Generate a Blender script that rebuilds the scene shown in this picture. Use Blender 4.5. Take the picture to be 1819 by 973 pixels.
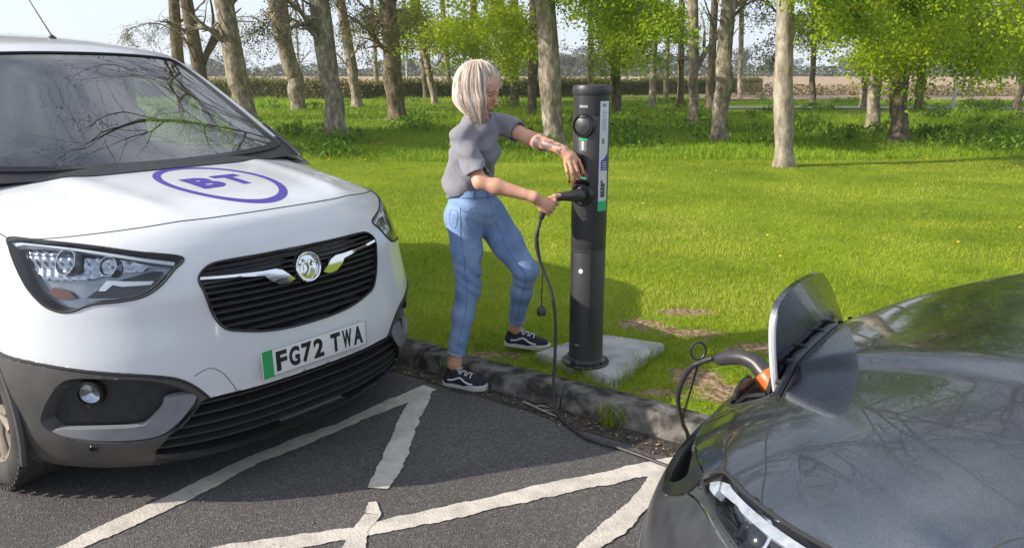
import bpy, bmesh, math, random
import numpy as np
from mathutils import Vector, Matrix

for o in list(bpy.data.objects):
    bpy.data.objects.remove(o)
SC = bpy.context.scene
COL = SC.collection
R = math.radians

# ---------------------------------------------------------------- camera
cam_d = bpy.data.cameras.new('camera'); cam = bpy.data.objects.new('camera', cam_d); COL.objects.link(cam)
cam.location = (0, 0, 1.59)
cam.rotation_euler = (math.pi / 2 - 0.25, 0, 0)
cam_d.sensor_width = 36.0
cam_d.lens = 36.0 * 1400 / 1819
cam_d.clip_end = 6000
cam_d.clip_start = 0.05
SC.camera = cam

# ---------------------------------------------------------------- light
SUN_AZ, SUN_EL = R(194), R(28)          # direction towards the sun
world = bpy.data.worlds.new('World'); SC.world = world; world.use_nodes = True
wn = world.node_tree.nodes; wl = world.node_tree.links
bg = wn['Background']
sky = wn.new('ShaderNodeTexSky'); sky.sky_type = 'NISHITA'; sky.sun_disc = False
sky.sun_elevation = SUN_EL
sky.sun_rotation = math.pi / 2 - SUN_AZ
sky.air_density = 1.0; sky.dust_density = 0.6; sky.ozone_density = 1.0
# thin high cloud as part of the sky
tc = wn.new('ShaderNodeTexCoord')
mpn = wn.new('ShaderNodeMapping'); mpn.inputs['Scale'].default_value = (1.0, 1.0, 2.6)
cn = wn.new('ShaderNodeTexNoise'); cn.inputs['Scale'].default_value = 2.2; cn.inputs['Detail'].default_value = 9; cn.inputs['Roughness'].default_value = .58
cr = wn.new('ShaderNodeValToRGB'); cr.color_ramp.elements[0].position = .36; cr.color_ramp.elements[1].position = .66
sx = wn.new('ShaderNodeSeparateXYZ')
mr = wn.new('ShaderNodeMapRange'); mr.inputs['From Min'].default_value = .12; mr.inputs['From Max'].default_value = .45
mm = wn.new('ShaderNodeMath'); mm.operation = 'MULTIPLY'
mm2 = wn.new('ShaderNodeMath'); mm2.operation = 'MULTIPLY'; mm2.inputs[1].default_value = .85
mix = wn.new('ShaderNodeMix'); mix.data_type = 'RGBA'; mix.inputs['B'].default_value = (8.6, 8.9, 9.4, 1)
wl.new(tc.outputs['Generated'], mpn.inputs['Vector']); wl.new(mpn.outputs[0], cn.inputs['Vector'])
wl.new(cn.outputs['Fac'], cr.inputs[0]); wl.new(tc.outputs['Generated'], sx.inputs[0]); wl.new(sx.outputs['Z'], mr.inputs['Value'])
wl.new(cr.outputs[0], mm.inputs[0]); wl.new(mr.outputs[0], mm.inputs[1]); wl.new(mm.outputs[0], mm2.inputs[0])
hz = wn.new('ShaderNodeMapRange'); hz.inputs['From Min'].default_value = 0; hz.inputs['From Max'].default_value = .42; hz.inputs['To Min'].default_value = .82; hz.inputs['To Max'].default_value = .10
mixh = wn.new('ShaderNodeMix'); mixh.data_type = 'RGBA'; mixh.inputs['B'].default_value = (5.6, 6.2, 7.4, 1)
wl.new(sx.outputs['Z'], hz.inputs['Value']); wl.new(hz.outputs[0], mixh.inputs['Factor']); wl.new(sky.outputs[0], mixh.inputs['A'])
wl.new(mm2.outputs[0], mix.inputs['Factor']); wl.new(mixh.outputs['Result'], mix.inputs['A']); wl.new(mix.outputs['Result'], bg.inputs['Color'])
bg.inputs['Strength'].default_value = 0.125

sd = bpy.data.lights.new('sun', 'SUN'); sd.energy = 5.0; sd.angle = R(0.55); sd.color = (1.0, .93, .82)
sun = bpy.data.objects.new('sun', sd); COL.objects.link(sun)
sdir = Vector((math.cos(SUN_AZ) * math.cos(SUN_EL), math.sin(SUN_AZ) * math.cos(SUN_EL), math.sin(SUN_EL)))
sun.rotation_euler = sdir.to_track_quat('Z', 'Y').to_euler()

SC.view_settings.view_transform = 'Standard'; SC.view_settings.look = 'None'
SC.view_settings.gamma = 1; SC.view_settings.use_curve_mapping = False
SC.view_settings.exposure = 0.46
SC.cycles.max_bounces = 8; SC.cycles.transparent_max_bounces = 16
SC.cycles.use_denoising = True
SC.cycles.sample_clamp_indirect = 6

# ---------------------------------------------------------------- helpers
def link(o): COL.objects.link(o); return o
def tag(o, label=None, cat=None, group=None, kind=None):
    if label: o['label'] = label
    if cat: o['category'] = cat
    if group: o['group'] = group
    if kind: o['kind'] = kind
    return o
def thing(name, label, cat, loc=(0, 0, 0), rz=0, group=None):
    o = bpy.data.objects.new(name, None); link(o); o.location = loc; o.rotation_euler = (0, 0, rz)
    o.empty_display_size = .1
    return tag(o, label, cat, group)

def meshobj(name, verts, faces, mats, parent=None, smooth=True, midx=None, label=None):
    me = bpy.data.meshes.new(name)
    verts = np.asarray(verts, dtype=np.float32).reshape(-1, 3)
    if isinstance(faces, np.ndarray) and faces.ndim == 2:
        k = faces.shape[1]; nf = len(faces)
        me.vertices.add(len(verts)); me.vertices.foreach_set('co', verts.ravel())
        me.loops.add(nf * k); me.loops.foreach_set('vertex_index', faces.ravel().astype(np.int32))
        me.polygons.add(nf); me.polygons.foreach_set('loop_start', np.arange(0, nf * k, k, dtype=np.int32))
        try: me.polygons.foreach_set('loop_total', np.full(nf, k, dtype=np.int32))
        except Exception: pass
        me.update(calc_edges=True)
    else:
        me.from_pydata(verts.tolist(), [], [list(map(int, f)) for f in faces]); me.update()
    if not isinstance(mats, (list, tuple)): mats = [mats]
    for m in mats: me.materials.append(m)
    if midx is not None: me.polygons.foreach_set('material_index', np.asarray(midx, dtype=np.int32))
    me.polygons.foreach_set('use_smooth', np.full(len(me.polygons), bool(smooth)))
    me.validate()
    o = bpy.data.objects.new(name, me); link(o)
    if parent is not None: o.parent = parent
    if label: o['label'] = label
    return o

def sharp(o, ang=35):
    """smooth shading with hard creases kept"""
    me = o.data; bm = bmesh.new(); bm.from_mesh(me)
    bmesh.ops.remove_doubles(bm, verts=bm.verts, dist=1e-5)
    bmesh.ops.recalc_face_normals(bm, faces=bm.faces)
    a = R(ang)
    for e in bm.edges:
        e.smooth = not (len(e.link_faces) == 2 and e.calc_face_angle(0) > a)
    for f in bm.faces: f.smooth = True
    bm.to_mesh(me); bm.free(); return o

class MB:
    """collects simple shapes into ONE mesh"""
    def __init__(s): s.v = []; s.f = []; s.m = []
    def add(s, v, f, m=0):
        b = len(s.v); s.v += [tuple(map(float, p)) for p in v]; s.f += [[b + i for i in q] for q in f]; s.m += [m] * len(f); return s
    def box(s, c, d, rz=0, m=0, M=None, bev=0):
        x, y, z = d[0] / 2, d[1] / 2, d[2] / 2
        if bev > 0:
            bm = bmesh.new(); bmesh.ops.create_cube(bm, size=1)
            for v in bm.verts: v.co = Vector((v.co.x * d[0], v.co.y * d[1], v.co.z * d[2]))
            bmesh.ops.bevel(bm, geom=bm.edges[:], offset=bev, segments=2, profile=.5, affect='EDGES')
            bm.verts.index_update()
            P = [v.co.copy() for v in bm.verts]; F = [[v.index for v in f.verts] for f in bm.faces]; bm.free()
        else:
            P = [Vector((a, b, e)) for a in (-x, x) for b in (-y, y) for e in (-z, z)]
            F = [(0, 1, 3, 2), (4, 6, 7, 5), (0, 4, 5, 1), (2, 3, 7, 6), (0, 2, 6, 4), (1, 5, 7, 3)]
        Q = Matrix.Rotation(rz, 3, 'Z') if M is None else M
        return s.add([Q @ p + Vector(c) for p in P], F, m)
    def tube(s, pts, r, n=10, m=0, cap=True, flat=1.0):
        pts = [Vector(p) for p in pts]; N = len(pts)
        rr = [r] * N if not hasattr(r, '__len__') else list(r)
        T = [(pts[min(i + 1, N - 1)] - pts[max(i - 1, 0)]).normalized() for i in range(N)]
        u = T[0].orthogonal().normalized(); V = []
        for i in range(N):
            u = (u - T[i] * u.dot(T[i])); u = u.normalized() if u.length > 1e-6 else T[i].orthogonal().normalized()
            w = T[i].cross(u)
            for k in range(n):
                a = 2 * math.pi * k / n
                V.append(pts[i] + (u * math.cos(a) + w * math.sin(a) * flat) * rr[i])
        F = [(i * n + k, i * n + (k + 1) % n, (i + 1) * n + (k + 1) % n, (i + 1) * n + k) for i in range(N - 1) for k in range(n)]
        if cap: F += [list(range(n))[::-1], [(N - 1) * n + k for k in range(n)]]
        return s.add(V, F, m)
    def lathe(s, prof, c=(0, 0, 0), n=32, m=0, M=None, cap=True):
        """prof: (radius, height) along local z"""
        Q = M or Matrix.Identity(3); V = []
        for (r, z) in prof:
            for k in range(n):
                a = 2 * math.pi * k / n; V.append(Q @ Vector((r * math.cos(a), r * math.sin(a), z)) + Vector(c))
        F = [(i * n + k, i * n + (k + 1) % n, (i + 1) * n + (k + 1) % n, (i + 1) * n + k) for i in range(len(prof) - 1) for k in range(n)]
        if cap: F += [list(range(n))[::-1], [(len(prof) - 1) * n + k for k in range(n)]]
        return s.add(V, F, m)
    def prism(s, poly, h0, h1, M=None, c=(0, 0, 0), m=0):
        Q = M or Matrix.Identity(3); n = len(poly)
        V = [Q @ Vector((p[0], p[1], h0)) + Vector(c) for p in poly] + [Q @ Vector((p[0], p[1], h1)) + Vector(c) for p in poly]
        F = [list(range(n))[::-1], [n + k for k in range(n)]] + [(k, (k + 1) % n, n + (k + 1) % n, n + k) for k in range(n)]
        return s.add(V, F, m)
    def build(s, name, mats, parent=None, smooth=True, ang=35, label=None, crease=True):
        o = meshobj(name, s.v, s.f, mats, parent, smooth, s.m, label)
        if smooth and crease: sharp(o, ang)
        return o

def catmull(P, k=8):
    P = [Vector(p) for p in P]; out = []
    for i in range(len(P) - 1):
        a = P[max(i - 1, 0)]; b = P[i]; c = P[i + 1]; d = P[min(i + 2, len(P) - 1)]
        for j in range(k):
            t = j / k; out.append(.5 * ((2 * b) + (c - a) * t + (2 * a - 5 * b + 4 * c - d) * t * t + (3 * b - a - 3 * c + d) * t ** 3))
    out.append(P[-1]); return out

# ---------------------------------------------------------------- materials
def nm(name):
    m = bpy.data.materials.new(name); m.use_nodes = True
    return m, m.node_tree.nodes, m.node_tree.links, m.node_tree.nodes['Principled BSDF']
def setp(b, **k):
    for a, v in k.items():
        a = a.replace('_', ' ')
        if a in b.inputs: b.inputs[a].default_value = v
def c4(c): return (c[0], c[1], c[2], 1)
def pmat(name, c1, c2=None, scale=8, detail=4, rough=.5, rough2=None, bump=0, bscale=None, bdist=.01, metal=0, coord='Object', lo=.35, hi=.65, spec=.5, stretch=None, **kw):
    m, n, l, b = nm(name)
    setp(b, Roughness=rough, Metallic=metal, **kw)
    b.inputs['Specular IOR Level'].default_value = spec
    b.inputs['Base Color'].default_value = c4(c1)
    t = n.new('ShaderNodeTexCoord'); src = t.outputs[coord]
    if stretch:
        mp = n.new('ShaderNodeMapping'); mp.inputs['Scale'].default_value = stretch; l.new(src, mp.inputs[0]); src = mp.outputs[0]
    if c2 is not None:
        z = n.new('ShaderNodeTexNoise'); z.inputs['Scale'].default_value = scale; z.inputs['Detail'].default_value = detail
        l.new(src, z.inputs['Vector'])
        r = n.new('ShaderNodeValToRGB'); r.color_ramp.elements[0].position = lo; r.color_ramp.elements[1].position = hi
        r.color_ramp.elements[0].color = c4(c1); r.color_ramp.elements[1].color = c4(c2)
        l.new(z.outputs['Fac'], r.inputs[0]); l.new(r.outputs[0], b.inputs['Base Color'])
        if rough2 is not None:
            q = n.new('ShaderNodeMapRange'); q.inputs['To Min'].default_value = rough; q.inputs['To Max'].default_value = rough2
            l.new(z.outputs['Fac'], q.inputs['Value']); l.new(q.outputs[0], b.inputs['Roughness'])
    if bump:
        z2 = n.new('ShaderNodeTexNoise'); z2.inputs['Scale'].default_value = bscale or scale * 3; z2.inputs['Detail'].default_value = 5
        l.new(src, z2.inputs['Vector'])
        bp = n.new('ShaderNodeBump'); bp.inputs['Strength'].default_value = bump; bp.inputs['Distance'].default_value = bdist
        l.new(z2.outputs['Fac'], bp.inputs['Height']); l.new(bp.outputs[0], b.inputs['Normal'])
    return m
def glassmat(name, tint=(.75, .82, .8), ior=1.5, rough=0.0, extra=0.0):
    """thin single-sheet glass: a tinted see-through layer under a fresnel reflection"""
    m, n, l, b = nm(name); n.remove(b)
    tr = n.new('ShaderNodeBsdfTransparent'); tr.inputs[0].default_value = c4(tint)
    gl = n.new('ShaderNodeBsdfGlossy'); gl.inputs['Roughness'].default_value = rough
    f0 = ((ior - 1) / (ior + 1)) ** 2 + extra
    fr = n.new('ShaderNodeLayerWeight'); fr.inputs['Blend'].default_value = .5
    pw = n.new('ShaderNodeMath'); pw.operation = 'POWER'; pw.inputs[1].default_value = 4.0; l.new(fr.outputs['Facing'], pw.inputs[0])
    ad = n.new('ShaderNodeMath'); ad.operation = 'MULTIPLY_ADD'; ad.use_clamp = True; ad.inputs[1].default_value = 1 - f0; ad.inputs[2].default_value = f0
    mx = n.new('ShaderNodeMixShader'); l.new(pw.outputs[0], ad.inputs[0]); l.new(ad.outputs[0], mx.inputs[0]); l.new(tr.outputs[0], mx.inputs[1]); l.new(gl.outputs[0], mx.inputs[2])
    l.new(mx.outputs[0], n['Material Output'].inputs[0]); return m

M_CHROME = pmat('chrome', (.75, .75, .76), rough=.09, metal=1)
M_BLACKG = pmat('black_gloss', (.012, .012, .014), rough=.15)
M_BLACKP = pmat('black_plastic', (.018, .018, .019), (.03, .03, .031), scale=30, rough=.45, bump=.15, bscale=350, bdist=.001)
M_RUBBER = pmat('rubber', (.022, .021, .02), (.05, .046, .042), scale=9, rough=.75, bump=.2, bscale=120, bdist=.001)
# ---------------------------------------------------------------- lofted car bodies (numpy)
def smooth_interp(xs, v):
    """Catmull-Rom through rows xs at continuous index v"""
    xs = np.asarray(xs, float); n = len(xs); v = np.clip(np.asarray(v, float), 0, n - 1)
    i = np.minimum(v.astype(int), n - 2); t = (v - i)[..., None]
    a = xs[np.maximum(i - 1, 0)]; b = xs[i]; c = xs[i + 1]; d = xs[np.minimum(i + 2, n - 1)]
    return .5 * (2 * b + (c - a) * t + (2 * a - 5 * b + 4 * c - d) * t ** 2 + (3 * b - a - 3 * c + d) * t ** 3)
class Loft:
    """front of a vehicle: rows are (xc, zc, W, D, drop); |s|<=1 sweeps the nose, 1<|s|<=2 the side to xback"""
    def __init__(L, rows, e1, e2, xback, dp=3.0, crown=None): L.rows = np.array(rows, float); L.e1 = e1; L.e2 = e2; L.xb = xback; L.dp = dp; L.crown = crown
    def __call__(L, s, v):
        s = np.asarray(s, float); v = np.asarray(v, float); p = smooth_interp(L.rows, v)
        xc, zc, W, D, dr = [p[..., k] for k in range(5)]
        a = np.minimum(np.abs(s), 1); sg = np.sign(s); ph = a * np.pi / 2
        e1 = L.e1; e2 = L.e2
        yy = np.sin(ph) ** e1; xx = 1 - np.maximum(np.cos(ph), 0) ** e2
        x = xc - D * xx; y = W * yy; z = zc - dr * yy ** L.dp
        q = np.clip(np.abs(s) - 1, 0, 1); x = x + (L.xb - x) * q
        P = np.stack([x, sg * y, z], -1)
        if L.crown is not None: P = L.crown(P, s, v)
        return P
    def normal(L, s, v):
        h = 1e-3; du = L(np.asarray(s) + h, v) - L(np.asarray(s) - h, v)
        vm = np.clip(np.asarray(v) - h, 0, len(L.rows) - 1); vp = np.clip(np.asarray(v) + h, 0, len(L.rows) - 1)
        dv = L(s, vp) - L(s, vm); n = np.cross(du, dv); n /= np.maximum(np.linalg.norm(n, axis=-1, keepdims=True), 1e-12)
        return n
VAN_ROWS = [  # xc, zc, W, D, drop
 (-.15, .135, .885, .50, -.055), (-.085, .19, .915, .52, -.05), (-.035, .29, .93, .54, -.03), (-.02, .40, .935, .55, 0), (-.012, .50, .94, .555, 0), (-.018, .60, .935, .57, 0),
 (-.03, .72, .925, .60, 0), (-.035, .83, .905, .62, 0), (-.06, .92, .89, .64, 0), (-.10, .995, .88, .66, .0), (-.165, 1.055, .87, .66, .045),
 (-.30, 1.096, .86, .60, .07), (-.50, 1.128, .85, .54, .07), (-.75, 1.152, .84, .42, .06), (-1.0, 1.168, .835, .28, .04)]
def van_crown(P, s, v):
    # two soft ridges along the bonnet
    P = P.copy(); a = np.abs(P[..., 1]); k = np.clip((v - 9.6) / 1.5, 0, 1) * np.clip((2 - np.abs(s)) , 0, 1)
    P[..., 2] += k * .010 * np.exp(-((a - (.40 + .07*np.clip((-P[..., 0] - .2), 0, 1))) / .07) ** 2)
    return P
VAN = Loft(VAN_ROWS, .77, 1.25, -4.35, crown=van_crown)
CAR_ROWS = [  # xc, zc, W, D, drop
 (-.12, .17, .80, .40, -.03), (-.04, .28, .86, .46, 0), (-.0, .42, .88, .50, 0), (-.008, .53, .885, .52, 0), (-.035, .62, .885, .52, .0), (-.075, .69, .885, .50, .0), (-.13, .75, .88, .47, .01),
 (-.19, .808, .88, .44, .025), (-.255, .862, .88, .42, .035), (-.36, .932, .88, .38, .055), (-.50, 1.002, .875, .33, 0.045), (-.70, 1.072, .87, .25, 0.060), (-.91, 1.12, .865, .18, 0.065), (-1.16, 1.15, .86, .1, 0.065)]
def car_crown(P, s, v):
    # bonnet power dome: raised middle with a crease each side
    P = P.copy(); a = np.abs(P[..., 1]); x = -P[..., 0]; c = .20 + .32 * np.clip((x - .32) / .6, 0, 1.3)
    k = np.clip((v - 7.3) / 1.6, 0, 1) * np.clip((14 - v), 0, 1) * np.clip(2 - np.abs(s), 0, 1)
    d = (c - a); P[..., 2] += k * (.022 * (1 / (1 + np.exp(-d / .008))) - .085 * np.clip(-d, 0, .5))
    return P
CAR = Loft(CAR_ROWS, .80, 1.2, -4.2, dp=3.2, crown=car_crown)
# ---------------------------------------------------------------- panels cut from a lofted body
def inside(poly, x, y):
    r = np.zeros(x.shape, bool); n = len(poly)
    for i in range(n):
        x0, y0 = poly[i]; x1, y1 = poly[(i + 1) % n]
        c = ((y0 > y) != (y1 > y)); 
        with np.errstate(divide='ignore', invalid='ignore'):
            xi = (x1 - x0) * (y - y0) / (y1 - y0 if y1 != y0 else 1e-12) + x0
        r ^= c & (x < xi)
    return r
def snap(poly, A, B, tol, wa=1., wb=1.):
    """move grid points that lie close to the outline onto it (A, B: coordinates, changed in place)"""
    n = len(poly); best = np.full(A.shape, 1e9); ta = A.copy(); tb = B.copy()
    for i in range(n):
        x0, y0 = poly[i]; x1, y1 = poly[(i + 1) % n]
        dx, dy = (x1 - x0) * wa, (y1 - y0) * wb; L2 = dx * dx + dy * dy
        if L2 < 1e-12: continue
        t = np.clip((((A - x0) * wa) * dx + ((B - y0) * wb) * dy) / L2, 0, 1)
        px = x0 + t * (x1 - x0); py = y0 + t * (y1 - y0)
        d = np.hypot((A - px) * wa, (B - py) * wb); m = d < best
        best[m] = d[m]; ta[m] = px[m]; tb[m] = py[m]
    m = best < tol; A[m] = ta[m]; B[m] = tb[m]
def dense(poly, k=6, smooth=True):
    """closed outline rounded with Catmull-Rom"""
    P = np.array(poly, float); n = len(P); out = []
    for i in range(n):
        a, b, c, d = P[i - 1], P[i], P[(i + 1) % n], P[(i + 2) % n]
        for j in range(k):
            t = j / k; out.append(.5 * ((2 * b) + (c - a) * t + (2 * a - 5 * b + 4 * c - d) * t * t + (3 * b - a - 3 * c + d) * t ** 3))
    return [tuple(p) for p in out]
def mirror(poly): return [(-s, v) for s, v in poly][::-1]
def grid_faces(nu, nv):
    i, j = np.meshgrid(np.arange(nu - 1), np.arange(nv - 1), indexing='ij'); k = i * nv + j
    return np.stack([k, k + nv, k + nv + 1, k + 1], -1).reshape(-1, 4)
def split_faces(P, F, cls, names, mats, parent):
    out = []
    for c, (nme, m) in enumerate(zip(names, mats)):
        if nme is None: out.append(None); continue
        f = F[cls == c]
        if len(f) == 0: out.append(None); continue
        u, inv = np.unique(f, return_inverse=True); out.append(meshobj(nme, P[u], inv.reshape(f.shape), m, parent))
    return out
def patch_bm(poly, ds, dv):
    bm = bmesh.new(); vs = [bm.verts.new((s, v, 0)) for s, v in poly]; bm.faces.new(vs)
    s0, s1 = min(p[0] for p in poly), max(p[0] for p in poly); v0, v1 = min(p[1] for p in poly), max(p[1] for p in poly)
    for k in range(1, int((s1 - s0) / ds) + 1):
        bmesh.ops.bisect_plane(bm, geom=bm.verts[:] + bm.edges[:] + bm.faces[:], plane_co=(s0 + k * ds, 0, 0), plane_no=(1, 0, 0))
    for k in range(1, int((v1 - v0) / dv) + 1):
        bmesh.ops.bisect_plane(bm, geom=bm.verts[:] + bm.edges[:] + bm.faces[:], plane_co=(0, v0 + k * dv, 0), plane_no=(0, 1, 0))
    bmesh.ops.triangulate(bm, faces=[f for f in bm.faces if len(f.verts) > 4])
    bm.verts.index_update()
    V = np.array([(v.co.x, v.co.y) for v in bm.verts]); F = [[v.index for v in f.verts] for f in bm.faces]; bm.free()
    return V, F
def patch(name, loft, poly, off, mat, parent, ds=.03, dv=.4, thick=0, offfn=None, label=None):
    """a panel that follows the body surface at a distance off; thick > 0 gives it an edge running back"""
    V, F = patch_bm(poly, ds, dv); P = loft(V[:, 0], V[:, 1]); N = loft.normal(V[:, 0], V[:, 1])
    o_ = off if offfn is None else offfn(V[:, 0], V[:, 1])[:, None]
    Q = P + N * o_
    if F and len(F[0]) > 2:
        a, b, c = [Q[i] for i in F[0][:3]]
        if np.dot(np.cross(b - a, c - a), N[F[0][0]]) < 0: F = [f[::-1] for f in F]
    if thick:
        E = {}
        for f in F:
            for i in range(len(f)):
                a, b = f[i], f[(i + 1) % len(f)]; E[(a, b)] = E.get((a, b), 0) + 1
        rim = [(a, b) for (a, b) in E if (b, a) not in E]; n = len(Q); Q2 = Q - N * thick
        Q = np.concatenate([Q, Q2]); F = F + [[b, a, a + n, b + n] for a, b in rim] 
    o = meshobj(name, Q, F, mat, parent, True, None, label); return sharp(o, 50)
def on(loft, s, v, off=0.):
    s = np.asarray(s, float); v = np.asarray(v, float); return loft(s, v) + loft.normal(s, v) * off
def seam_pts(loft, pl, off, k=8):
    c = catmull([(s, v, 0) for s, v in pl], k); return [Vector(on(loft, p.x, p.y, off)) for p in c]
def bowl(name, loft, poly, depth, shrink, mat, parent, ds=.03, dv=.4, floor_mat=None):
    """a recess: walls running in from the outline to a floor that follows the body"""
    P = np.array(poly); c = P.mean(0); inn = c + (P - c) * shrink
    A = on(loft, P[:, 0], P[:, 1], 0.0); B = on(loft, inn[:, 0], inn[:, 1], -depth); n = len(P)
    F = [[i, (i + 1) % n, n + (i + 1) % n, n + i] for i in range(n)]
    V2, F2 = patch_bm([tuple(p) for p in inn], ds, dv); Q = on(loft, V2[:, 0], V2[:, 1], -depth); b = 2 * n
    mid = [0] * len(F) + [1 if floor_mat else 0] * len(F2)
    o = meshobj(name, np.concatenate([A, B, Q]), F + [[b + i for i in f] for f in F2], [mat] + ([floor_mat] if floor_mat else []), parent, True, mid)
    return sharp(o, 40)
def frame_at(loft, s, v):
    """rotation whose z is the surface normal, x sideways"""
    n = Vector(loft.normal(np.array(s), np.array(v))); h = 1e-3
    u = Vector(loft(np.array(s + h), np.array(v)) - loft(np.array(s - h), np.array(v))).normalized()
    w = n.cross(u).normalized(); u = w.cross(n); return Matrix((u, w, n)).transposed()
def text_mesh(txt, size, extrude=.001, bold=0.0, align='CENTER', sx=1.0, space=1.0):
    cu = bpy.data.curves.new('t', 'FONT'); cu.body = txt; cu.size = size; cu.extrude = extrude; cu.offset = bold; cu.align_x = align; cu.align_y = 'CENTER'; cu.space_character = space
    cu.resolution_u = 4
    o = bpy.data.objects.new('t', cu); COL.objects.link(o); bpy.context.view_layer.update()
    me = o.evaluated_get(bpy.context.evaluated_depsgraph_get()).to_mesh()
    V = [(v.co.x * sx, v.co.y, v.co.z) for v in me.vertices]; F = [list(p.vertices) for p in me.polygons]
    o.to_mesh_clear(); bpy.data.objects.remove(o); bpy.data.curves.remove(cu); return V, F
def wheel(parent, c, side, r=.325, w=.21, rim=.215, mt=None, mr=None):
    """tyre with tread grooves and a spoked rim; side +1 faces +y"""
    w2 = w / 2; M = Matrix.Rotation(-side * math.pi / 2, 3, 'X')
    b = MB(); prof = [(rim - .005, -w2 * .85), (rim + .03, -w2), (r - .05, -w2 * 1.04), (r - .02, -w2 * .97), (r - .006, -w2 * .85)]
    g = np.linspace(-.7, .7, 5)
    for x in g: prof += [(r, w2 * (x - .1)), (r - .007, w2 * (x - .07)), (r - .007, w2 * (x + .07)), (r, w2 * (x + .1))] if abs(x) < .69 else [(r, w2 * x)]
    prof += [(r - .006, w2 * .85), (r - .02, w2 * .97), (r - .05, w2 * 1.04), (rim + .03, w2), (rim - .005, w2 * .85)]
    b.lathe(prof, c, 56, M=M, cap=False)
    for k in range(56):      # tread blocks on the shoulders
        a = 2 * math.pi * (k + .5) / 56
        for sgn in (-1, 1): b.box(M @ Vector(((r - .004) * math.cos(a), (r - .004) * math.sin(a), sgn * w2 * .82)) + Vector(c), (.012, .022, .045), M=M @ Matrix.Rotation(a, 3, 'Z'))
    ty = b.build('tyre', mt or M_RUBBER, parent, ang=45)
    d = MB(); d.lathe([(rim, -w2 * .8), (rim + .004, w2 * .9), (rim - .012, w2 * .86), (rim - .02, w2 * .3), (.05, w2 * .25), (.05, w2 * .6), (.03, w2 * .66), (.001, w2 * .66)], c, 48, M=M, cap=False)
    for k in range(5):
        a = 2 * math.pi * k / 5
        for da in (-.16, .16):
            p0 = Vector((.04 * math.cos(a), .04 * math.sin(a), w2 * .55)); p1 = Vector(((rim - .008) * math.cos(a + da), (rim - .008) * math.sin(a + da), w2 * .78))
            d.tube([M @ p0 + Vector(c), M @ ((p0 + p1) / 2 + Vector((0, 0, .006))) + Vector(c), M @ p1 + Vector(c)], [.02, .016, .02], 8, flat=.6)
    rm = d.build('rim', mr or M_CHROME, parent); return ty, rm
# ================================================================ ground (kerb frame: t along the kerb towards the right, n towards the grass)
KY = -.63; KC, KS = math.cos(KY), math.sin(KY)
def K(t, n, z=0.0): return Vector((t * KC - n * KS, t * KS + n * KC, z))
def kn(x, y): return -x * KS + y * KC
def kt(x, y): return x * KC + y * KS
rng = np.random.default_rng(7)
def fnoise(x, y, sc, seed=0):
    """cheap smooth value noise on arrays"""
    x = np.asarray(x) / sc; y = np.asarray(y) / sc; xi = np.floor(x).astype(int); yi = np.floor(y).astype(int); fx = x - xi; fy = y - yi
    def h(a, b):
        k = (a * 374761393 + b * 668265263 + seed * 974711) & 0x7fffffff; k = (k ^ (k >> 13)) * 1274126177 & 0x7fffffff; return ((k ^ (k >> 16)) & 0xffff) / 65535.
    fx = fx * fx * (3 - 2 * fx); fy = fy * fy * (3 - 2 * fy)
    return (h(xi, yi) * (1 - fx) + h(xi + 1, yi) * fx) * (1 - fy) + (h(xi, yi + 1) * (1 - fx) + h(xi + 1, yi + 1) * fx) * fy

def asphalt_mat():
    m, n, l, b = nm('asphalt'); t = n.new('ShaderNodeTexCoord')
    vo = n.new('ShaderNodeTexVoronoi'); vo.inputs['Scale'].default_value = 150; l.new(t.outputs['Object'], vo.inputs['Vector'])
    r1 = n.new('ShaderNodeValToRGB'); e = r1.color_ramp.elements; e[0].position = 0; e[0].color = (.072, .066, .064, 1); e[1].position = 1; e[1].color = (.175, .16, .148, 1)
    e2 = r1.color_ramp.elements.new(.55); e2.color = (.094, .086, .082, 1); e3 = r1.color_ramp.elements.new(.8); e3.color = (.118, .109, .103, 1)
    sp = n.new('ShaderNodeSeparateColor'); l.new(vo.outputs['Color'], sp.inputs[0]); l.new(sp.outputs[0], r1.inputs[0])
    no = n.new('ShaderNodeTexNoise'); no.inputs['Scale'].default_value = 1.1; no.inputs['Detail'].default_value = 7; no.inputs['Roughness'].default_value = .65; l.new(t.outputs['Object'], no.inputs['Vector'])
    r2 = n.new('ShaderNodeMapRange'); r2.inputs['From Min'].default_value = .35; r2.inputs['From Max'].default_value = .7; r2.inputs['To Min'].default_value = .82; r2.inputs['To Max'].default_value = 1.22; l.new(no.outputs['Fac'], r2.inputs['Value'])
    mx = n.new('ShaderNodeMix'); mx.data_type = 'RGBA'; mx.blend_type = 'MULTIPLY'; mx.inputs['Factor'].default_value = 1; l.new(r1.outputs[0], mx.inputs['A']); l.new(r2.outputs[0], mx.inputs['B'])
    l.new(mx.outputs['Result'], b.inputs['Base Color'])
    n3 = n.new('ShaderNodeTexNoise'); n3.inputs['Scale'].default_value = 160; n3.inputs['Detail'].default_value = 4; l.new(t.outputs['Object'], n3.inputs['Vector'])
    ad = n.new('ShaderNodeMath'); ad.operation = 'ADD'; l.new(vo.outputs['Distance'], ad.inputs[0]); l.new(n3.outputs['Fac'], ad.inputs[1])
    bp = n.new('ShaderNodeBump'); bp.inputs['Strength'].default_value = .7; bp.inputs['Distance'].default_value = .004; l.new(ad.outputs[0], bp.inputs['Height']); l.new(bp.outputs[0], b.inputs['Normal'])
    setp(b, Roughness=.88); b.inputs['Specular IOR Level'].default_value = .3; return m
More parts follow.
